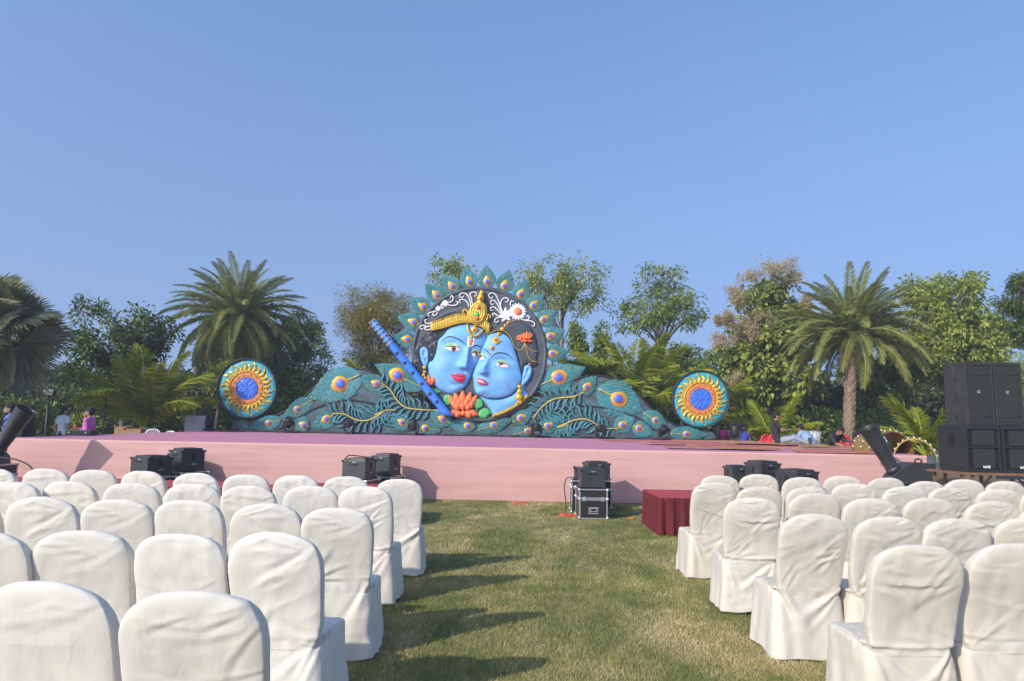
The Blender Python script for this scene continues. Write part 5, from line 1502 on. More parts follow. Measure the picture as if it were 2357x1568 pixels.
# group behind the rows away from the loudspeakers
GF = 1.045
flight_case((-5.80, 12.45, 0), R(-33), .56, .52, .60, 'flight case under the tall machine behind the far red table')
machine((-5.80, 12.45, .60), R(-35), .40, .44, .40, 'tall black machine on flight case behind the far red table')
flight_case((-6.14, 11.9, 0), R(-28), .60, .52, .55, 'low flight case nearest the tube cannon by the people')
machine((-6.14, 11.9, .55), R(-30), .48, .46, .34, 'wide black machine beside the tall one, away from the aisle')
machine((-6.15, 13.0, .52), R(-30), .36, .34, .38, 'black machine mostly hidden behind the wide and tall ones')
flight_case((-6.15, 13.0, 0), R(-30), .5, .48, .52, 'flight case mostly hidden behind the wide machine')
flight_case((-2.62, 12.1, 0), R(-14), .54, .52, .55, 'flight case behind the red table nearest the aisle')
machine((-2.62, 12.1, .55), R(-14), .44, .42, .35, 'black machine with a cable looped over its top')
flight_case((-2.28, 12.85, 0), R(-20), .50, .48, .55, 'flight case behind the machine with the looped cable')
machine((-2.28, 12.85, .55), R(-22), .36, .40, .40, 'upright black machine behind the one with the looped cable')
# group behind the rows beside the loudspeakers
flight_case((4.55, 12.45, 0), R(20), .52, .50, .55, 'flight case under the tallest machine near the tube cannon')
machine((4.55, 12.45, .55), R(22), .44, .42, .42, 'tallest black machine behind the cream chairs')
flight_case((4.83, 11.65, 0), R(28), .56, .52, .52, 'flight case in front of the tallest machine')
machine((4.83, 11.65, .52), R(28), .50, .46, .36, 'wide black machine just behind the cream front row')
flight_case((4.22, 12.85, 0), R(10), .46, .48, .52, 'flight case at the stage behind the tallest machine')
machine((4.22, 12.85, .52), R(8), .36, .36, .34, 'black machine peeping out behind the tallest one')
GF = 1.0
# cables
M_CABLE = simple('black_cable', (.012, .012, .012), .5, .1)
M_REDC = simple('red_cloth_scrap', (.55, .06, .03), .8, .2, 8, .2)
def cable(pts, r, label, mat=None):
    P = smooth_line(pts, 8)
    tag(MB().tube([tuple(p) for p in P], r, 6).build('cable', mat or M_CABLE), label, 'cable')
cable([(x * 1.045, y * 1.045, CAM_H - (CAM_H - z) * 1.045) for x, y, z in ((-2.84, 11.9, .89), (-2.78, 11.95, .96), (-2.66, 12.0, .955), (-2.52, 12.05, .935), (-2.38, 12.0, .93), (-2.33, 11.92, .86), (-2.34, 11.88, .70), (-2.36, 11.9, .56))], .010, 'black cable looped over the machine nearest the aisle')
cable([(1.12, 12.4, .62), (1.02, 12.42, .60), (.98, 12.35, .45), (1.00, 12.25, .2), (.98, 12.15, .03), (.86, 12.1, .014), (.72, 12.0, .012)], .010, 'black cable hanging from the half hidden aisle case to grass')
cable([(1.66, 11.95, .03), (1.85, 12.1, .02), (2.0, 12.05, .02), (2.15, 12.25, .015), (2.3, 12.2, .012)], .009, 'black cable on grass between aisle case and red table')
for (x, y, lab) in ((1.02, 12.0, 'crumpled red cloth on the grass beside the aisle flight case'), (.22, 13.55, 'red ribbon scrap on the grass at the stage foot')):
    n = 26; th = np.linspace(0, 2 * np.pi, n, endpoint=False); rr = .085 + .035 * np.sin(th * 3) + .02 * np.sin(th * 7)
    V = [(0, 0, .035)] + [(.5 * r * math.cos(a) * 1.7, .5 * r * math.sin(a), .03 + .02 * math.sin(a * 5)) for a, r in zip(th, rr)] + [(r * math.cos(a) * 1.7, r * math.sin(a), .008) for a, r in zip(th, rr)]
    F = [(0, 1 + i, 1 + (i + 1) % n) for i in range(n)] + [(1 + i, 1 + n + i, 1 + n + (i + 1) % n, 1 + (i + 1) % n) for i in range(n)]
    o = link('cloth_scrap', npmesh('cloth_scrap', np.array(V), F, M_REDC), None, (x, y, 0)); tag(o, lab, 'cloth')
o = MB().ball((0, 0, .02), .05, 6, (1.6, 1, .45)).build('dry_leaf', simple('rust_leaf', (.42, .17, .03), .8, .3, 12, .3)); o.location = (2.05, 11.7, 0); tag(o, 'rust coloured dry leaf on shaded grass by the red table', 'leaf')

# ---- low tables in red velvet
def red_table(x0, x1, y0, y1, label, seed):
    o = empty('velvet_table', ((x0 + x1) / 2, (y0 + y1) / 2, 0), 0, label, 'table', 'low tables in red velvet')
    w, d, H = x1 - x0, y1 - y0, .535
    MB().bxx(-w / 2, w / 2, -d / 2, d / 2, H - .025, H, .008).build('table_top', M_REDTOP, o)
    rg = np.random.default_rng(seed); per = 2 * (w + d); n = int(per * 46); s = np.linspace(0, per, n, endpoint=False)
    ph = np.cumsum(rg.uniform(.8, 1.5, n)); ph = ph / ph[-1] * per * 9.5 * 2 * np.pi / 1.6
    rows = 12; V = np.zeros((rows, n, 3)); 
    for i in range(n):
        q = s[i]
        if q < w: bx, by, nx_, ny_ = -w / 2 + q, -d / 2, 0, -1
        elif q < w + d: bx, by, nx_, ny_ = w / 2, -d / 2 + (q - w), 1, 0
        elif q < 2 * w + d: bx, by, nx_, ny_ = w / 2 - (q - w - d), d / 2, 0, 1
        else: bx, by, nx_, ny_ = -w / 2, d / 2 - (q - 2 * w - d), -1, 0
        for r in range(rows):
            k = r / (rows - 1); a = .004 + .020 * k
            off = .004 + a * math.sin(ph[i]) + a * .4 * math.sin(ph[i] * 2.3 + 1) + .03 * k * k * (rg.random() * .2 + .3)
            V[r, i] = (bx + nx_ * off, by + ny_ * off, (H - .004) * (1 - k) + .008 + .012 * k * math.sin(ph[i] * .37))
    idx = np.arange(rows * n).reshape(rows, n); nx2 = np.roll(idx, -1, 1)
    F = np.stack([idx[:-1], idx[1:], nx2[1:], nx2[:-1]], -1).reshape(-1, 4)
    link('velvet_skirt', npmesh('velvet_skirt', V.reshape(-1, 3), F, M_VELVET), o)
    for sx in (-1, 1):
        for sy in (-1, 1): MB().bxx(sx * (w / 2 - .06) - .02, sx * (w / 2 - .06) + .02, sy * (d / 2 - .06) - .02, sy * (d / 2 - .06) + .02, 0, H - .03).build('leg', M_TRESTLE, o)
    return o
red_table(2.18, 3.55, 10.1, 11.35, 'red velvet table standing clear beside the aisle', 1)
red_table(3.95, 5.35, 10.2, 11.3, 'red velvet table behind the cream front row', 2)
red_table(-3.72, -1.85, 10.2, 11.4, 'red velvet table behind the white front row nearest aisle', 3)
red_table(-6.75, -4.02, 10.3, 11.4, 'long red velvet table in front of the paired black machines', 4)
red_table(-9.4, -7.02, 10.3, 11.4, 'red velvet table in front of the tube cannon by the people', 5)

# ---- tube cannons (smoke or confetti) on cases
def cannon(loc, flip, label, case_h):
    x, y = loc
    flight_case((x + .30 * flip, y, 0), R(4 * flip), .95, .64, case_h, 'flight case carrying the ' + label)
    o = empty('tube_cannon', (x, y, case_h), 0, 'black ' + label, 'cannon', 'tube cannons on flight cases'); o.scale = (1.15,) * 3
    f = flip
    prof = [(-.12, 0), (.60, 0), (.60, .34), (.23, .35), (.03, .24), (-.10, .12)]
    V = [(f * a, s * .16, b + .012) for s in (-1, 1) for a, b in prof]; n = len(prof)
    F = [tuple(range(n)), tuple(range(2 * n - 1, n - 1, -1))] + [(i, n + i, n + (i + 1) % n, (i + 1) % n) for i in range(n)]
    mb = MB(); mb.add(V, F); hs = mb.build('housing', M_GREYM, o)
    bv = hs.modifiers.new('b', 'BEVEL'); bv.width = .008; bv.segments = 2
    # barrel, a cone flaring to the mouth
    d = Vector((-f * .50, 0, .86)).normalized(); a = Vector((f * .02, 0, .20))
    pts = [a + d * q for q in (0, .10, .12, .30, .60, .80, .82)]
    mb = MB().tube(pts, [.105, .105, .098, .112, .135, .150, .156], 28, False)
    inner = [a + d * q for q in (.82, .80, .5, .1)]; mb.tube(inner, [.156, .145, .125, .09], 28, False); mb.build('barrel', M_BLACK, o)
    MB().tube([a + d * .02, a + d * .10], [.118, .112], 28).build('collar', M_GREYM, o)
    side = Vector((f * .86, 0, .50)).normalized()
    hpts = [a + d * .52 + side * .12, a + d * .52 + side * .19, a + d * .40 + side * .185, a + d * .40 + side * .10]
    MB().tube([tuple(p) for p in hpts], .014, 8).build('grip', M_BLACKP, o)
    MB().tube([(f * .36, 0, .352), (f * .355, 0, .40), (f * .41, 0, .42), (f * .465, 0, .40), (f * .46, 0, .352)], .014, 8).build('handle', M_BLACKP, o)
    for (q, z) in ((.05, .14), (.10, .10), (.14, .05)): MB().ball((f * q, -.162, z), .007, 4).build('bolt', M_SLOT, o)
    return o
cannon((7.24, 13.05), 1, 'tube cannon between cream chairs and loudspeakers', .56)
cannon((-9.65, 13.05), -1, 'tube cannon in front of the people by the fan palm', .61)
cable([(-9.5, 12.9, .75), (-9.1, 12.8, .72), (-8.8, 12.75, .6), (-8.7, 12.72, .4), (-8.65, 12.72, .02)], .014, 'dark cable dropping from the tube cannon by the people')

# ---- loudspeakers on a trestle
def speaker_common(o, w, d, h, covered):
    m = M_BLACKP if not covered else simple('black_canvas', (.030, .030, .031), .85, .3, 5, .5, 0, 20)
    MB().bxx(-w / 2, w / 2, -d / 2, d / 2, 0, h, .012).build('cabinet', m, o)
    return m
M_GRILLE = NT('speaker_grille'); t = M_GRILLE; p = t.objco()
vo = t.node('ShaderNodeTexVoronoi', Scale=90.0); t.link(p, vo.inputs['Vector'])
t.col(t.ramp(vo.outputs['Distance'], [(.2, (.010, .010, .010)), (.5, (.030, .030, .030))])); t.set(Roughness=.65); t.bump(vo.outputs['Distance'], .5, .006); M_GRILLE = t.m
def top_speaker(loc, rz, label):
    w, d, h = .47, .52, 1.06
    o = empty('covered_loudspeaker', loc, rz, label, 'loudspeaker', 'loudspeakers stacked on the trestle')
    m = speaker_common(o, w, d, h, True)
    for s in (-1, 1): MB().bxx(s * w / 2 - .03 if s > 0 else -w / 2, w / 2 if s > 0 else -w / 2 + .03, -d / 2 - .016, -d / 2, .0, h, .006).build('cover_piping', m, o)
    MB().bxx(-w / 2, w / 2, -d / 2 - .015, -d / 2, h - .055, h - .002, .006).build('cover_hem', m, o)
    MB().bxx(-w / 2 + .035, w / 2 - .035, -d / 2 - .006, -d / 2, .02, h - .06).build('grille', M_GRILLE, o)
    for z in (.15, .845): MB().tube([(-w / 2 + .035, -d / 2 - .010, z), (0, -d / 2 - .012, z - .006), (w / 2 - .035, -d / 2 - .010, z + .012)], .006, 6).build('cover_seam', m, o)
    b = MB().box((-.02, -d / 2 - .009, .56), (.045, .004, .045), None, .001).build('badge', M_BADGE, o)
    MB().box((-.02, -d / 2 - .0125, .562), (.032, .003, .012), Matrix.Rotation(R(22), 3, 'Y')).build('badge_mark', M_SLOT, b)
    for z in (.15, .47, .82): MB().tube([(-w / 2 - .006, -.02, z - .06), (-w / 2 - .022, -.02, z - .04), (-w / 2 - .022, -.02, z + .04), (-w / 2 - .006, -.02, z + .06)], .008, 6).build('strap_handle', m, o)
    return o
def letters(parent, text, x, z, y, size, mat):
    G = {'W': [[(0, 1), (.25, 0), (.5, .7), (.75, 0), (1, 1)]], 'A': [[(0, 0), (.5, 1), (1, 0)], [(.2, .38), (.8, .38)]], 'V': [[(0, 1), (.5, 0), (1, 1)]], 'E': [[(1, 1), (0, 1), (0, 0), (1, 0)], [(0, .5), (.8, .5)]]}
    cx = x
    for ch in text:
        mb = MB(); wd = size * (.95 if ch == 'W' else .62)
        for st in G[ch]:
            for a, b in zip(st[:-1], st[1:]):
                p0 = Vector((cx + a[0] * wd, y, z + a[1] * size)); p1 = Vector((cx + b[0] * wd, y, z + b[1] * size)); dd = p1 - p0
                ang = math.atan2(dd.z, dd.x); mb.box(((p0 + p1) / 2)[:], (dd.length + size * .16, .004, size * .24), Matrix.Rotation(-ang, 3, 'Y'))
        mb.build('letter', mat, parent); cx += wd + size * .24
def sub_speaker(loc, rz, label):
    w, d, h = .585, .68, .76
    o = empty('bass_loudspeaker', loc, rz, label, 'loudspeaker', 'loudspeakers stacked on the trestle')
    MB().bxx(-w / 2, w / 2, -d / 2 + .04, d / 2, 0, h, .008).build('cabinet', M_BLACKP, o)
    e = .035
    for s in (-1, 1): MB().bxx(min(s * w / 2, s * (w / 2 - e)), max(s * w / 2, s * (w / 2 - e)), -d / 2, -d / 2 + .05, .004, h - .004, .004).build('front_frame', M_BLACKP, o)
    for z0, z1 in ((0.004, .055), (.395, .425), (h - .06, h - .004)): MB().bxx(-w / 2 + e, w / 2 - e, -d / 2, -d / 2 + .05, z0, z1, .003).build('front_frame', M_BLACKP, o)
    for z0, z1 in ((.06, .39), (.43, h - .065)):
        MB().bxx(-w / 2 + .05, w / 2 - .05, -d / 2 + .035, -d / 2 + .046, z0, z1).build('horn_well', M_SLOT, o)
        MB().bxx(-w / 2 + .12, w / 2 - .09, -d / 2 + .018, -d / 2 + .03, z0 + .01, z1 - .005).build('grille', M_GRILLE, o)
    b = MB().box((.03, -d / 2 + .012, .09), (.16, .006, .05)).build('badge', M_SLOT, o)
    letters(b, 'WAVE', -.022, .074, -d / 2 + .006, .034, M_BADGEW)
    MB().box((-w / 2 - .001, .0, .52), (.006, .16, .17), None, .002).build('side_handle', M_SLOT, o)
    MB().tube([(-w / 2 - .006, -.06, .57), (-w / 2 - .016, -.05, .57), (-w / 2 - .016, .05, .57), (-w / 2 - .006, .06, .57)], .008, 6).build('grip', M_BLACKP, o)
    return o
SY = 11.6; SZ = .93
tb = empty('trestle_table', (8.02, SY, 0), 0, 'brown trestle table under the loudspeaker stack', 'table')
MB().bxx(-.78, .74, -.42, .42, SZ - .05, SZ - .012, .004).build('table_top', M_TRESTLE, tb)
for x in (-.68, -.5, .12, .66):
    for y in (-.36, .36): MB().bxx(x - .02, x + .02, y - .02, y + .02, 0, SZ - .05).build('leg', M_TRESTLE, tb)
for (xa, xb) in ((-.68, -.2), (.66, .2)): MB().tube([(xa, -.36, .35), (xb, -.36, SZ - .06)], .014, 6).build('brace', M_BLACK, tb)
MB().tube([(-.68, -.36, .42), (-.5, -.36, .38)], .02, 6).build('blue_tie', simple('blue_tape', (.12, .32, .42), .6), tb)
MB().bxx(-.18, .44, -.47, -.425, SZ - .10, SZ - .052, .005).build('front_skirting', M_BLACK, tb)
sub_speaker((7.72, SY, SZ - .012), R(3), 'bass loudspeaker with white lettering, lower row nearest the cannon')
sub_speaker((8.33, SY, SZ - .012), R(1.5), 'bass loudspeaker with white lettering, lower row at the frame edge')
top_speaker((7.79, SY + .04, SZ + .748), R(4), 'tall cloth covered loudspeaker, upper row nearest the cannon')
top_speaker((8.29, SY + .06, SZ + .748), R(2), 'tall cloth covered loudspeaker, upper row at the frame edge')

# ---- moving head lights along the foot of the backdrop
def moving_head(loc, rz, tilt, label):
    o = empty('moving_head_light', loc, rz, label, 'stage light', 'moving head lights along the backdrop')
    MB().box((0, 0, .055), (.30, .24, .10), None, .018).build('base', M_BLACKP, o)
    MB().box((0, -.122, .055), (.12, .004, .05)).build('display', M_SLOT, o)
    for s in (-1, 1):
        MB().tube([(s * .07, 0, .10), (s * .16, 0, .15), (s * .185, 0, .28), (s * .175, 0, .40)], [.035, .04, .042, .036], 10).build('yoke_arm', M_BLACKP, o)
    M = Matrix.Translation((0, 0, .36)) @ Matrix.Rotation(tilt, 4, 'X')
    h = MB().lathe([(.0005, -.21), (.075, -.20), (.115, -.15), (.135, -.05), (.14, .06), (.125, .15), (.10, .19), (.095, .17), (.0005, .165)], (0, 0, 0), 20); h.xform(M)
    hd = h.build('head', M_BLACKP, o)
    l = MB().lathe([(.0005, .178), (.05, .177), (.088, .172)], (0, 0, 0), 20); l.xform(M); l.build('lens', simple('lens_glass', (.02, .02, .025), .08, .1), hd)
    return o
for k, (X, Y, tl, lab) in enumerate(((482, 990, .3, 'moving head light beside the white cabinet'), (663, 995, .5, 'moving head light before the wing, second from the white cabinet'), (802, 996, 1.9, 'moving head light before the wing, third from the white cabinet'),
        (950, 1000, .2, 'moving head light at the foot of the flute'), (1235, 1006, 1.7, 'moving head light below the smaller blue face'), (1383, 1008, 1.5, 'moving head light before the crest of the board side wing'),
        (1528, 1011, .9, 'moving head light below the end of the board side wing'), (1692, 1014, .1, 'moving head light in front of the people in blue shirts'))):
    p = on_z(X, Y, STAGE_Z); y = 23.9 if k else 24.2
    d = ray(X, Y)
    moving_head((d.x / d.y * y, y, STAGE_Z + .003), R((k * 37) % 50 - 25), tl, lab)
rail = empty('cable_run', (0, 0, 0), 0, 'black cable run and power boxes along the foot of the backdrop', 'cable')
rg = random.Random(2)
P = [(-10.2 + i * .6, 24.12 + rg.uniform(-.04, .04), STAGE_Z + .02) for i in range(33)]
MB().tube([tuple(q) for q in smooth_line(P, 3)], .018, 6).build('cable', M_CABLE, rail)
for i in range(22): MB().box((-10 + i * .85 + rg.uniform(-.2, .2), 24.22, STAGE_Z + .035), (rg.uniform(.15, .5), .12, .06), None, .008).build('power_box', M_BLACKP, rail)

# ---- flat boards strewn on the stage
M_BRED = simple('red_board', (.47, .115, .115), .8, .2, 3, .3)
M_BTAN = simple('tan_board', (.42, .235, .115), .75, .25, 5, .4)
M_BEDGE = simple('board_edge', (.28, .17, .09), .8, .3, 9, .3)
bds = [(1480, 1017, 2.4, .9, 5, 0), (1560, 1019, 2.0, .8, -8, 0), (1640, 1018, 2.6, .5, 2, 1), (1585, 1025, 2.4, .8, 10, 0), (1690, 1022, 2.2, .9, -4, 0), (1665, 1029, 1.8, .7, 14, 0), (1640, 1035, 2.1, .55, -6, 0),
       (1770, 1026, 2.6, .45, 3, 1), (1830, 1031, 2.2, .7, -10, 0), (1720, 1036, 1.3, .7, 8, 0), (1850, 1037, 4.4, .16, -2.5, 1), (1960, 1040, 2.6, .12, 4, 1), (1905, 1035, 1.6, .5, 6, 1), (1940, 1045, 1.7, .6, -5, 0), (1880, 1027, 2.6, .4, -4, 1), (2000, 1035, 1.6, .4, 8, 1)]
names = ['nearest the wing end', 'second from the wing end', 'tan strip behind the pile', 'overlapping the wing end pile', 'mid pile by the medallion', 'tilted in the mid pile', 'at the front tip of pile', 'tan strip below blue shirts', 'below the seated man', 'square lying near the front edge', 'long tan batten across the front', 'thin tan batten before gold arch', 'tan sheet beside striped shirt', 'thin red one before tube cannon', 'tan strip behind seated man', 'short tan piece by gold arch']
rg = random.Random(12)
for k, (X, Y, w, d, a, m) in enumerate(bds):
    p = on_z(X, Y, STAGE_Z); zz = STAGE_Z + .012 + .014 * (k % 4)
    x = min(p.x, 9.0 - w * .42); y = max(14.5 + d / 2, min(p.y, 23.2))
    o = empty('flat_board', (x, y, zz), R(a), ('tan ' if m and 'tan' not in names[k] else 'red ' if not m and 'red' not in names[k] else '') + 'flat board on stage, ' + names[k], 'board', 'loose boards on the stage')
    tiltm = Matrix.Rotation(R(rg.uniform(-.6, .6)), 4, 'X') @ Matrix.Rotation(R(rg.uniform(-.5, .5)), 4, 'Y')
    V = MB().bxx(-w / 2, w / 2, -d / 2, d / 2, .012, .020).xform(tiltm); V.build('face_sheet', M_BTAN if m else M_BRED, o)
    V = MB().bxx(-w / 2 + .004, w / 2 - .004, -d / 2 + .004, d / 2 - .004, -.008, .0115).xform(tiltm); V.build('backing', M_BEDGE, o)

# ---- gold arch pieces with round bulbs
M_GOLD = simple('gold_leaf', (.34, .225, .06), .4, .3, 9, .5, .5, 40)
M_BULB = simple('pale_bulb', (.85, .78, .62), .25, .05)
def gold_arch(loc, rz, w, h, d, label):
    o = empty('gold_arch', loc, rz, label, 'ornament', 'gold arch ornaments lying by the stage')
    n = 26; V = []; F = []
    pr = [(0, 0), (.25, .05), (.5, 0), (.75, .05), (1, 0)]
    for i in range(n + 1):
        a = math.pi * i / n
        for (q, b) in pr + [(1, -.10), (0, -.10)]:
            r = 1 + b * .6
            V.append((w / 2 * math.cos(a) * r, -d / 2 + d * q, h * math.sin(a) * r))
    k = len(pr) + 2
    for i in range(n):
        for j in range(k): F.append((i * k + j, i * k + (j + 1) % k, (i + 1) * k + (j + 1) % k, (i + 1) * k + j))
    mb = MB(); mb.add(V, F); mb.build('arch_shell', M_GOLD, o)
    for q in (.08, .5, .92):
        for i in range(1, 12):
            a = math.pi * i / 12
            MB().ball((w / 2 * math.cos(a) * 1.03, -d / 2 + d * q, h * math.sin(a) * 1.03), .017, 5).build('bulb', M_BULB, o)
    return o
p = on_z(2045, 1046, STAGE_Z - .02)
gold_arch((8.42, 15.6, STAGE_Z), R(8), 1.05, .50, .7, 'gold arch ornament with pale bulbs on the stage corner')
gold_arch((9.0, 15.35, STAGE_Z - .15), R(-30), .85, .50, .6, 'gold arch ornament hanging over the stage corner by the cannon')

# ---- background furniture and small things
M_WHITEP = simple('white_plastic', (.72, .72, .71), .4, .08, 5)
M_REDP = simple('red_plastic', (.65, .05, .045), .4, .08, 5)
def plastic_chair(loc, rz, mat, label, solid=False):
    o = empty('plastic_chair', loc, rz, label, 'chair', 'plastic chairs beyond the stage')
    MB().bxx(-.22, .22, -.22, .22, .40, .43, .01).build('seat', mat, o)
    for sx in (-1, 1):
        for sy in (-1, 1): MB().tube([(sx * .23, sy * .23, 0), (sx * .20, sy * .20, .41)], [.022, .026], 8).build('leg', mat, o)
    pts = [(-.21, .22, .42), (-.22, .27, .70), (-.14, .29, .85), (0, .295, .88), (.14, .29, .85), (.22, .27, .70), (.21, .22, .42)]
    MB().tube([tuple(q) for q in smooth_line(pts, 4)], .022, 8).build('back_frame', mat, o)
    if solid: MB().bxx(-.2, .2, .265, .28, .44, .86, .006).build('back_panel', mat, o)
    else:
        for x in (-.12, -.06, 0, .06, .12): MB().tube([(x, .235, .43), (x, .28, .72), (x, .29, .86)], .012, 6).build('back_slat', mat, o)
    for s in (-1, 1): MB().tube([(s * .22, .26, .64), (s * .25, .0, .65), (s * .23, -.2, .60), (s * .21, -.2, .42)], .018, 7).build('arm', mat, o)
    return o
for (X, y, z, rz, m, lab, sd) in ((352, 21.5, .25, 200, M_WHITEP, 'white slatted plastic chair behind the stage, nearer the fan palm', False), (382, 22.3, .18, 170, M_WHITEP, 'white slatted plastic chair behind the stage, nearer the cabinet', False),
        (1772 - 22, 24.3, .42, 20, M_REDP, 'red plastic chair behind the stage, nearer the blue shirts', True), (1772, 23.6, .45, 10, M_REDP, 'red plastic chair just behind the seated man in black', True), (1738, 25.2, .28, 40, M_WHITEP, 'white plastic chair between blue shirts and red chairs', False)):
    g = gnd(X, y); plastic_chair((g.x, y, 0), R(rz + 180), m, lab, sd)
    # standing on a low platform so that only its back shows over the stage
    if z > 0:
        o_ = MB().bxx(-.35, .35, -.35, .35, 0, z, .01).build('low_crate', M_TRESTLE); o_.location = (g.x, y, 0); tag(o_, 'wooden crate under the ' + lab.split(' behind')[0].split(' just')[0].split(' between')[0] + (', ' + lab.split(', ')[1] if ', ' in lab else ', beyond the stage'), 'crate', 'crates under plastic chairs')
        for q in bpy.data.objects:
            pass
        bpy.data.objects[[n_.name for n_ in bpy.data.objects if n_.name.startswith('plastic_chair')][-1]].location.z = z
g = on_y(2353, 1060, 13.6); plastic_chair((g.x + .12, 13.6, 0), R(200), M_WHITEP, 'white plastic chair at the frame edge beyond the loudspeakers')
# white cabinet beside the moving head
cb = empty('metal_cabinet', (gnd(452, 24.9).x, 24.9, 0), 0, 'white metal cabinet standing behind the stage beside the first light', 'cabinet')
M_WCAB = simple('cabinet_white', (.74, .73, .69), .5, .08, 4, .05)
for s in (-1, 1):
    MB().bxx(min(0, s * .31) + .004, max(0, s * .31) - .004, -.2, -.18, .04, 1.57, .003).build('door', M_WCAB, cb); MB().ball((s * .04, -.21, 1.3), .012, 4).build('knob', M_BLACKP, cb)
MB().bxx(-.315, .315, -.178, .2, .01, 1.59, .004).build('carcass', M_WCAB, cb)
# low grey wall
lw = empty('low_wall', (14.5, 31.0, 0), R(-3), 'low blue grey garden wall beyond the working men', 'wall')
M_WALL = simple('grey_render', (.20, .225, .245), .85, .15, 2, .3)
MB().bxx(-6.5, 8, -.12, .12, 0, .80, .01).build('wall_body', M_WALL, lw); MB().bxx(-6.55, 8.05, -.16, .16, .803, .86, .01).build('coping', M_WALL, lw)
bare = link('bare_soil', npmesh('bare_soil', np.array([(9.5, 19, .022), (22, 17, .022), (24, 29, .022), (9.5, 30, .022)]), np.array([[0, 1, 2, 3]]), simple('dry_soil', (.19, .125, .07), .95, .35, 1.5, .5)))
tag(bare, 'bare brown soil beyond the stage end', 'soil', kind='structure')
# flood lights on poles, boxes
for (X, Y, y, lab) in ((108, 905, 20.5, 'small flood light on a pole nearer the fan palm'), (240, 905, 22.0, 'small flood light on a pole beside the pink shirt')):
    g = gnd(X, y); zt = on_y(X, Y, y).z
    o = empty('flood_light', g, 0, lab, 'lamp', 'flood lights on poles')
    MB().tube([(0, 0, 0), (0, 0, zt - .1)], .03, 8).build('pole', M_BLACK, o)
    MB().box((0, 0, zt), (.32, .16, .20), Matrix.Rotation(R(-15), 3, 'X'), .015).build('lamp_head', M_BLACKP, o)
    MB().box((0, -.085, zt - .0), (.24, .006, .13), Matrix.Rotation(R(-15), 3, 'X')).build('glass', simple('flood_glass', (.05, .05, .055), .7), o)
M_CARD = simple('cardboard', (.34, .21, .11), .85, .2, 4, .2)
for (X, Y, s, lab) in ((311, 996, .42, 'cardboard box on the ground behind the stage, beside the palm'), (282, 990, .36, 'smaller cardboard box nearer the pink shirt')):
    p = on_y(X, Y, 21.8)
    o = empty('cardboard_box', (p.x, 21.8, p.z - s / 2), R(12), lab, 'box', 'cardboard boxes behind the stage')
    MB().bxx(-s / 2, s / 2, -s / 2, s / 2, 0, s * .8, .004).build('box_body', M_CARD, o)
    for q in (-1, 1): MB().box((q * s * .62, 0, s * .84), (s * .42, s * .96, .008), Matrix.Rotation(R(q * 22), 3, 'Y')).build('flap', M_CARD, o)
    o2 = MB().bxx(-.6, .6, -.4, .4, 0, p.z - s / 2 - .005, .01).build('work_bench', M_TRESTLE); o2.location = (p.x, 21.8, 0); tag(o2, 'wooden bench under the ' + lab.split(' on')[0].split(' nearer')[0] + ' behind the stage', 'bench', 'benches behind the stage')
# slim amplifier case on the stage edge by the pink shirt
o = empty('amplifier_box', (on_z(168, 1002, STAGE_Z).x + .3, 17.0, STAGE_Z), R(3), 'flat black amplifier box on the stage in front of the pink shirt', 'amplifier')
MB().bxx(-.30, .30, -.2, .2, .012, .135, .01).build('housing', M_BLACKP, o); MB().bxx(-.27, .27, -.206, -.201, .03, .12, .002).build('front_panel', M_SLOT, o)
for x in (-.2, .2):
    MB().cyl((x, -.212, .075), .022, .014, 'Y', 14).build('dial', M_BADGE, o)
# ------------------------------------------------------------------ people
SKIN = simple('skin_brown', (.29, .165, .105), .5, .12, 9)
HAIR = simple('black_hair', (.010, .009, .008), .85, .2, 20, .4)
SHOE = simple('shoe_dark', (.03, .027, .025), .5, .2)
def cloth(name, c): return simple(name, c, .88, .14, 7, .35, 0, 22)
DG = None
def solid(name, mb, voxel, mat, parent, smooth_it=6):
    """fuse overlapping limbs into one continuous skin"""
    me = mb.mesh(name + '_parts'); o = bpy.data.objects.new('tmp', me); COL.objects.link(o)
    m = o.modifiers.new('r', 'REMESH'); m.mode = 'VOXEL'; m.voxel_size = voxel; m.use_smooth_shade = True
    s = o.modifiers.new('s', 'SMOOTH'); s.factor = .5; s.iterations = smooth_it
    dg = bpy.context.evaluated_depsgraph_get(); dg.update()
    me2 = bpy.data.meshes.new_from_object(o.evaluated_get(dg)); me2.name = name
    bpy.data.objects.remove(o); bpy.data.meshes.remove(me)
    me2.materials.clear(); me2.materials.append(mat)
    me2.polygons.foreach_set('use_smooth', np.ones(len(me2.polygons), bool))
    return link(name, me2, parent)
STAND = dict(pel=(0, 0, .93), wai=(0, .0, 1.08), che=(0, .01, 1.28), nec=(0, .01, 1.45), hea=(0, -.01, 1.585),
             shL=(.185, .01, 1.40), elL=(.235, .04, 1.12), wrL=(.245, -.04, .88), shR=(-.185, .01, 1.40), elR=(-.235, .04, 1.12), wrR=(-.245, -.04, .88),
             hiL=(.09, 0, .90), knL=(.10, -.02, .49), anL=(.10, .03, .085), hiR=(-.09, 0, .90), knR=(-.10, -.02, .49), anR=(-.10, .03, .085), look=(0, -1, 0))
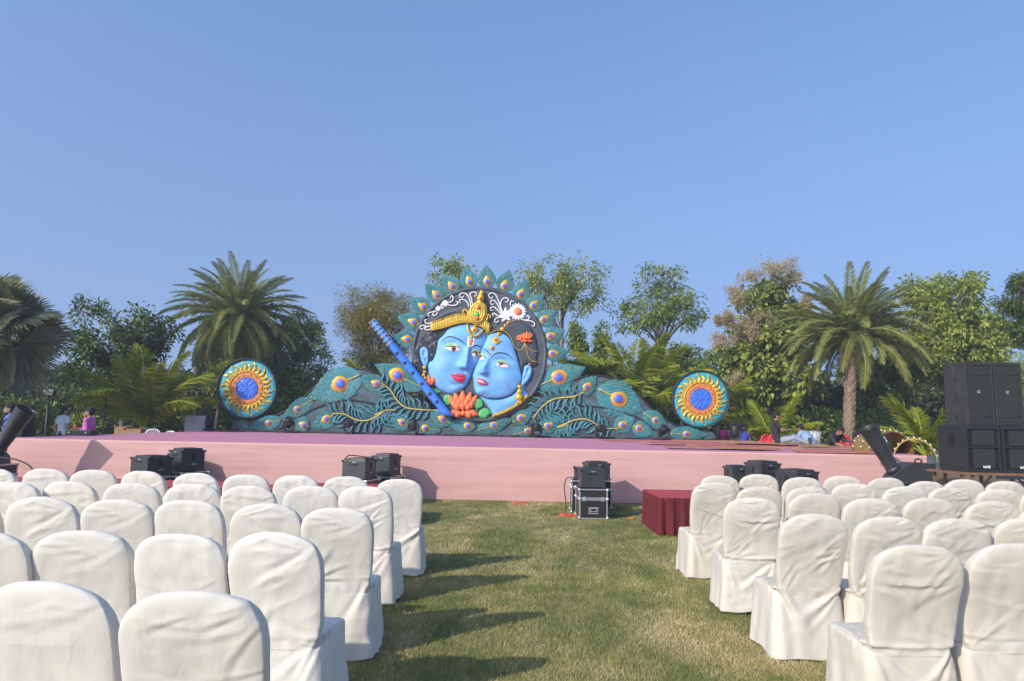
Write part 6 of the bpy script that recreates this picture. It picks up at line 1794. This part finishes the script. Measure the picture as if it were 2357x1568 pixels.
def person(loc, rz, label, shirt, trousers, pose=None, scale=1.0, sleeve=.55, long_=False, cap=None, beard=False, group='people beyond the stage', hairlen=0.0, waistcoat=None):
    J = {k: Vector(v) for k, v in STAND.items()}
    for k, v in (pose or {}).items(): J[k] = Vector(v)
    o = empty('person', loc, rz, label, 'person', group); o.scale = (scale,) * 3
    def limb(mb, a, b, r0, r1, n=10): mb.tube([a, a.lerp(b, .35), a.lerp(b, .7), b], [r0, lerp(r0, r1, .3) * 1.03, lerp(r0, r1, .7), r1], n); mb.ball(a, r0 * .98, 6); mb.ball(b, r1 * .98, 6)
    def torso(mb, k=1.0, low=True):
        fw = (J['shL'] - J['shR']).normalized(); up = (J['nec'] - J['pel']).normalized()
        for (a, b, w0, w1, th) in ((J['pel'], J['wai'], .135, .125, .8), (J['wai'], J['che'], .125, .150, .78), (J['che'], J['nec'].lerp(J['che'], .25), .150, .10, .7)):
            for q in np.linspace(0, 1, 4):
                c = a.lerp(b, q); w = lerp(w0, w1, q) * k
                for s in (-1, 0, 1): mb.ball(c + fw * s * w * .42, w * .74, 6)
        for s in ('L', 'R'): mb.tube([J['che'].lerp(J['sh' + s], .2), J['sh' + s]], [.085 * k, .062 * k], 8); mb.ball(J['sh' + s], .066 * k, 6)
    # body: trunk, head, limbs, hands with fingers, as one skin
    mb = MB(); torso(mb)
    mb.tube([J['che'].lerp(J['nec'], .5), J['nec'], J['nec'].lerp(J['hea'], .6)], [.062, .052, .052], 10)
    L = J['look'].normalized(); upv = (J['hea'] - J['nec']).normalized(); rt = L.cross(upv).normalized(); hu = rt.cross(L).normalized()
    def hp(x, y, z): return J['hea'] + rt * x + L * y + hu * z
    def hball(x, y, z, r, sc=(1, 1, 1)):
        b = MB().ball((0, 0, 0), r, 7, sc); M = Matrix((rt, L, hu)).transposed().to_4x4(); M.translation = hp(x, y, z); b.xform(M); mb.add(b.v, b.f, True)
    hball(0, -.012, .03, .098, (.80, 1.0, .98)); hball(0, .018, -.035, .075, (.80, .95, 1.15)); hball(0, .045, -.085, .034, (1, .9, .8))
    hball(0, .098, -.015, .016, (.8, 1.1, 1.5)); hball(0, .082, -.058, .020, (1.4, .7, .5))
    for s in (-1, 1): hball(s * .08, -.01, -.01, .022, (.5, .9, 1.4)); hball(s * .034, .078, .022, .016, (1.3, .7, .6))
    for s in ('L', 'R'):
        limb(mb, J['sh' + s], J['el' + s], .050, .039); limb(mb, J['el' + s], J['wr' + s], .040, .028)
        limb(mb, J['hi' + s], J['kn' + s], .082, .055); limb(mb, J['kn' + s], J['an' + s], .056, .036)
        d = (J['wr' + s] - J['el' + s]).normalized(); sd = d.cross(Vector((0, 0, 1)));  sd = sd.normalized() if sd.length > .1 else Vector((0, 1, 0))
        palm = J['wr' + s] + d * .05
        mb.tube([J['wr' + s], palm, palm + d * .035], [.026, .034, .030], 8)
        for k in range(4): b0 = palm + d * .03 + sd * (k - 1.5) * .018; mb.tube([b0, b0 + d * (.042 - .006 * abs(k - 1.5)), b0 + d * .065 + L * .014], [.0095, .0088, .007], 6)
        mb.tube([palm - d * .01 + sd * .03, palm + d * .02 + sd * .052, palm + d * .05 + sd * .056], [.011, .010, .008], 6)
    solid('body', mb, .017, SKIN, o, 3)
    # clothes
    mb = MB(); torso(mb, 1.13)
    e = .98 if long_ else sleeve
    for s in ('L', 'R'):
        a, b, c = J['sh' + s], J['el' + s], J['wr' + s]
        if long_: limb(mb, a, b, .064, .052); limb(mb, b, b.lerp(c, .9), .052, .040)
        else: limb(mb, a, a.lerp(b, sleeve), .066, .060)
        mb.ball(J['hi' + s] + Vector((0, 0, .01)), .105, 6)
    sh = solid('shirt', mb, .019, shirt, o, 4)
    mb = MB()
    for s in ('L', 'R'):
        limb(mb, J['hi' + s], J['kn' + s], .098, .070); limb(mb, J['kn' + s], J['kn' + s].lerp(J['an' + s], .92), .070, .058); mb.ball(J['hi' + s].lerp(J['pel'], .4), .11, 6)
    mb.ball(J['pel'], .128, 7)
    solid('trousers', mb, .021, trousers, o, 4)
    for s in ('L', 'R'):
        shn = (J['an' + s] - J['kn' + s]).normalized()
        f = Vector((0, -1, 0)) if abs(shn.z) > .5 else Vector((0, 0, 1))
        a = J['an' + s]
        MB().tube([a - f * .05 + shn * .045, a + f * .06 + shn * .05, a + f * .17 + shn * .055], [.042, .045, .034], 10).build('shoe', SHOE, o)
    # hair and cap
    mb = MB()
    def hadd(b, x, y, z):
        M = Matrix((rt, L, hu)).transposed().to_4x4(); M.translation = hp(x, y, z); b.xform(M); mb.add(b.v, b.f, True)
    hadd(MB().ball((0, 0, 0), .106, 8, (.86, 1.0, .86)), 0, -.026, .052); hadd(MB().ball((0, 0, 0), .085, 7, (.95, .8, .9)), 0, -.05, -.0)
    hadd(MB().ball((0, 0, 0), .05, 6, (1.2, .6, .5)), 0, .04, .10)
    if hairlen: hadd(MB().ball((0, 0, 0), .09, 7, (.9, .6, 1.5)), 0, -.07, -.06)
    solid('hair', mb, .015, HAIR, o, 3)
    if beard:
        mb = MB(); hadd(MB().ball((0, 0, 0), .055, 6, (1.15, .7, .75)), 0, .045, -.085); solid('beard', mb, .011, HAIR, o, 2)
    if cap is not None:
        mb = MB(); b = MB().lathe([(.106, .0), (.108, .03), (.095, .075), (.06, .105), (.0005, .116)], (0, 0, 0), 18); hadd(b, 0, -.018, .055); c_ = mb.build('cap', cap, o)
        mb = MB(); b = MB(); n = 12; V = [(.085 * math.cos(math.pi * i / n), .085 + .075 * math.sin(math.pi * i / n), zz) for zz in (.058, .066) for i in range(n + 1)]; m = n + 1
        b.add(V, [tuple(range(m)), tuple(range(2 * m - 1, m - 1, -1))] + [(i, (i + 1) % m, m + (i + 1) % m, m + i) for i in range(m)]); hadd(b, 0, .0, .0); mb.build('cap_peak', cap, c_)
    return o, J
CL = dict(blue=cloth('periwinkle_tee', (.13, .15, .50)), black=cloth('black_tee', (.022, .021, .021)), pale=cloth('pale_blue_shirt', (.42, .48, .58)), pink=cloth('pink_shirt', (.50, .13, .36)), royal=cloth('royal_blue_polo', (.03, .06, .36)),
          cap=cloth('navy_cap', (.05, .05, .26)), jeans=cloth('pale_jeans', (.27, .31, .36)), denim=cloth('dark_jeans', (.03, .04, .08)), lblue=cloth('light_blue_shirt', (.26, .37, .56)), white=cloth('white_shirt', (.62, .61, .58)),
          red=cloth('red_shirt', (.52, .025, .03)), hot=cloth('hot_pink_top', (.62, .05, .24)), grey=cloth('grey_shirt', (.10, .10, .105)), dark=cloth('dark_trousers', (.02, .02, .022)), tan=cloth('tan_trousers', (.25, .19, .13)))
tS = NT('striped_shirt'); pS = tS.objco(); sx = tS.node('ShaderNodeSeparateXYZ'); tS.link(pS, sx.inputs[0])
st = tS.math('GREATER_THAN', tS.math('SINE', tS.math('MULTIPLY', sx.outputs[2], 58.0)), .25)
lowr = tS.math('LESS_THAN', sx.outputs[2], 1.30); both = tS.math('MULTIPLY', st, lowr)
tS.col(tS.mix(both, (.50, .035, .05), (.025, .03, .07))); tS.set(Roughness=.9); CL['stripe'] = tS.m
def lean(pose, fwd, drop=0.0): return pose
HOLD = dict(elR=(-.25, -.02, 1.14), wrR=(-.14, -.26, 1.16))
def P(X, y, rz, label, shirt, tr, pose=None, z=0.0, scale=1.0, **kw):
    g = gnd(X, y); return person((g.x, y, z), R(rz), label, CL[shirt], CL[tr], pose, scale, **kw)
# beside the fan palm
o, J = P(22, 15.2, -60, 'person in a periwinkle T-shirt with a dark shoulder bag at the frame edge', 'blue', 'denim', dict(wrL=(.10, -.24, 1.0), elL=(.26, -.02, 1.12)), scale=1.04, beard=True)
MB().tube([(.16, -.10, 1.42), (.02, -.175, 1.22), (-.14, -.14, 1.02), (-.17, .02, .95)], .022, 8).build('bag_strap', CL['dark'], o)
MB().box((-.17, -.14, .96), (.20, .09, .16), None, .02).build('shoulder_bag', CL['dark'], o)
P(66, 15.8, -75, 'person in black with thick black hair behind the tube cannon', 'black', 'dark', scale=1.02, long_=True, hairlen=1)
P(148, 22, 165, 'person in a pale shirt seen from behind, by the clipped bush', 'pale', 'dark', dict(look=(-.5, -.8, 0), elL=(.27, .06, 1.14), elR=(-.27, .06, 1.14)), scale=1.03)
o, J = P(206, 17.6, -80, 'person in a pink shirt holding a red paper cup', 'pink', 'dark', dict(elR=(-.24, .02, 1.14), wrR=(-.12, -.26, 1.17), elL=(.22, .05, 1.12), wrL=(.22, -.02, .86)), scale=1.02, long_=True, beard=True)
w = o.matrix_world
cup = MB().lathe([(.0005, 0), (.028, 0), (.038, .10), (.036, .10), (.030, .085), (.0005, .084)], (0, 0, 0), 16).build('paper_cup', simple('red_cup', (.5, .07, .06), .5))
bpy.context.view_layer.update(); cup.location = (o.matrix_world @ (Vector(J['wrR']) + Vector((.03, -.085, .0)))); tag(cup, 'red paper cup in the hand of the pink shirted person', 'cup')
# by the other medallion
P(1668, 26.6, 10, 'person in a hot pink top behind the medallion post', 'hot', 'dark', scale=.97, hairlen=1)
P(1696, 26.4, -10, 'person in a blue cap half hidden by the stage light', 'grey', 'denim', scale=.98, cap=CL['cap'])
P(1711, 25.6, -15, 'person in blue polo and cap, beside the stage light', 'royal', 'denim', scale=.96, cap=CL['cap'], beard=True)
P(1729, 26.0, 12, 'person in blue polo and cap raising one hand', 'royal', 'denim', dict(elL=(.30, -.06, 1.16), wrL=(.30, -.20, 1.36)), scale=.97, cap=CL['cap'])
SIT = dict(pel=(0, 0, .12), wai=(0, .04, .28), che=(0, .06, .50), nec=(0, .045, .68), hea=(0, .0, .81), shL=(.185, .06, .62), shR=(-.185, .06, .62), elL=(.23, -.10, .42), elR=(-.23, -.10, .42), wrL=(.06, -.30, .44), wrR=(-.06, -.30, .44),
           hiL=(.09, -.02, .12), hiR=(-.09, -.02, .12), knL=(.12, -.43, .26), knR=(-.12, -.43, .22), anL=(.12, -.82, .08), anR=(-.12, -.80, .08), look=(0, -1, -.15))
g = on_z(1803, 1026, STAGE_Z)
person((g.x, 20.4, STAGE_Z), R(78), 'person in a black polo and pale jeans sitting on the stage', CL['black'], CL['jeans'], SIT, 1.04, .62)
BEND = dict(pel=(0, .05, .90), wai=(0, 0, 1.04), che=(0, -.13, 1.20), nec=(0, -.25, 1.32), hea=(0, -.345, 1.42), shL=(.185, -.22, 1.29), shR=(-.185, -.22, 1.29), elL=(.22, -.36, 1.08), elR=(-.22, -.36, 1.08), wrL=(.12, -.52, 1.02), wrR=(-.12, -.52, 1.02), look=(0, -.8, -.6))
P(1840, 23.6, 150, 'person in a grey shirt seen from behind beside the seated one', 'grey', 'dark', scale=.93)
P(1866, 21.6, 215, 'person in a light blue shirt bending over, back to the stage', 'lblue', 'dark', BEND, scale=1.08, long_=True)
P(1876, 24.6, 20, 'person in a white shirt standing behind the light blue one', 'white', 'denim', dict(elR=(-.30, -.05, 1.18), wrR=(-.10, -.22, 1.12)), scale=1.0)
P(1908, 20.2, 25, 'person in a black T-shirt bending over work at the stage edge', 'black', 'dark', BEND, scale=1.06, sleeve=.9)
P(1936, 22.4, 175, 'person in a plain red shirt seen from behind', 'red', 'dark', scale=.93)
CRO = dict(pel=(0, .05, .62), wai=(0, 0, .78), che=(0, -.13, .96), nec=(0, -.24, 1.10), hea=(0, -.32, 1.215), shL=(.185, -.20, 1.06), shR=(-.185, -.20, 1.06), elL=(.24, -.36, .88), elR=(-.24, -.36, .88), wrL=(.08, -.50, .86), wrR=(-.08, -.50, .86),
           hiL=(.09, .03, .60), hiR=(-.09, .03, .60), knL=(.13, -.38, .56), knR=(-.13, -.38, .56), anL=(.12, -.30, .12), anR=(-.12, -.30, .12), look=(.25, -.8, -.5))
o, J = P(1948, 19.2, 18, 'person in a red and navy striped shirt stooping low', 'stripe', 'denim', CRO, scale=1.10, sleeve=.8)
st_ = MB().bxx(-.2, .2, -.2, .2, .0, .52, .01).build('work_stool', M_TRESTLE); g = gnd(1948, 19.2); st_.location = (g.x + .0, 19.27, 0); tag(st_, 'wooden stool under the striped shirt', 'stool')
P(2014, 18.6, 165, 'person in a white shirt seen from behind the tube cannon', 'white', 'dark', dict(look=(.3, -1, 0)), scale=1.0)
P(1990, 19.6, 150, 'person in grey with dark hair just behind the cannon mouth', 'grey', 'tan', scale=.99)
P(2040, 30.0, 20, 'person in navy far behind the gold arches', 'denim', 'dark', scale=1.0)

# ------------------------------------------------------------------ thin haze in the garden air
th = bpy.data.materials.new('haze_air'); th.use_nodes = True
nt = th.node_tree; nt.nodes.remove(nt.nodes['Principled BSDF'])
pv = nt.nodes.new('ShaderNodeVolumePrincipled'); pv.inputs['Color'].default_value = (.86, .92, 1.0, 1); pv.inputs['Density'].default_value = .0016; pv.inputs['Anisotropy'].default_value = .1
nt.links.new(pv.outputs[0], nt.nodes['Material Output'].inputs['Volume'])
hz_o = MB().bxx(-160, 160, -12, 135, -1.2, 16.5).build('haze', th)
tag(hz_o, 'thin pale haze in the air over the whole garden', 'haze', kind='stuff')
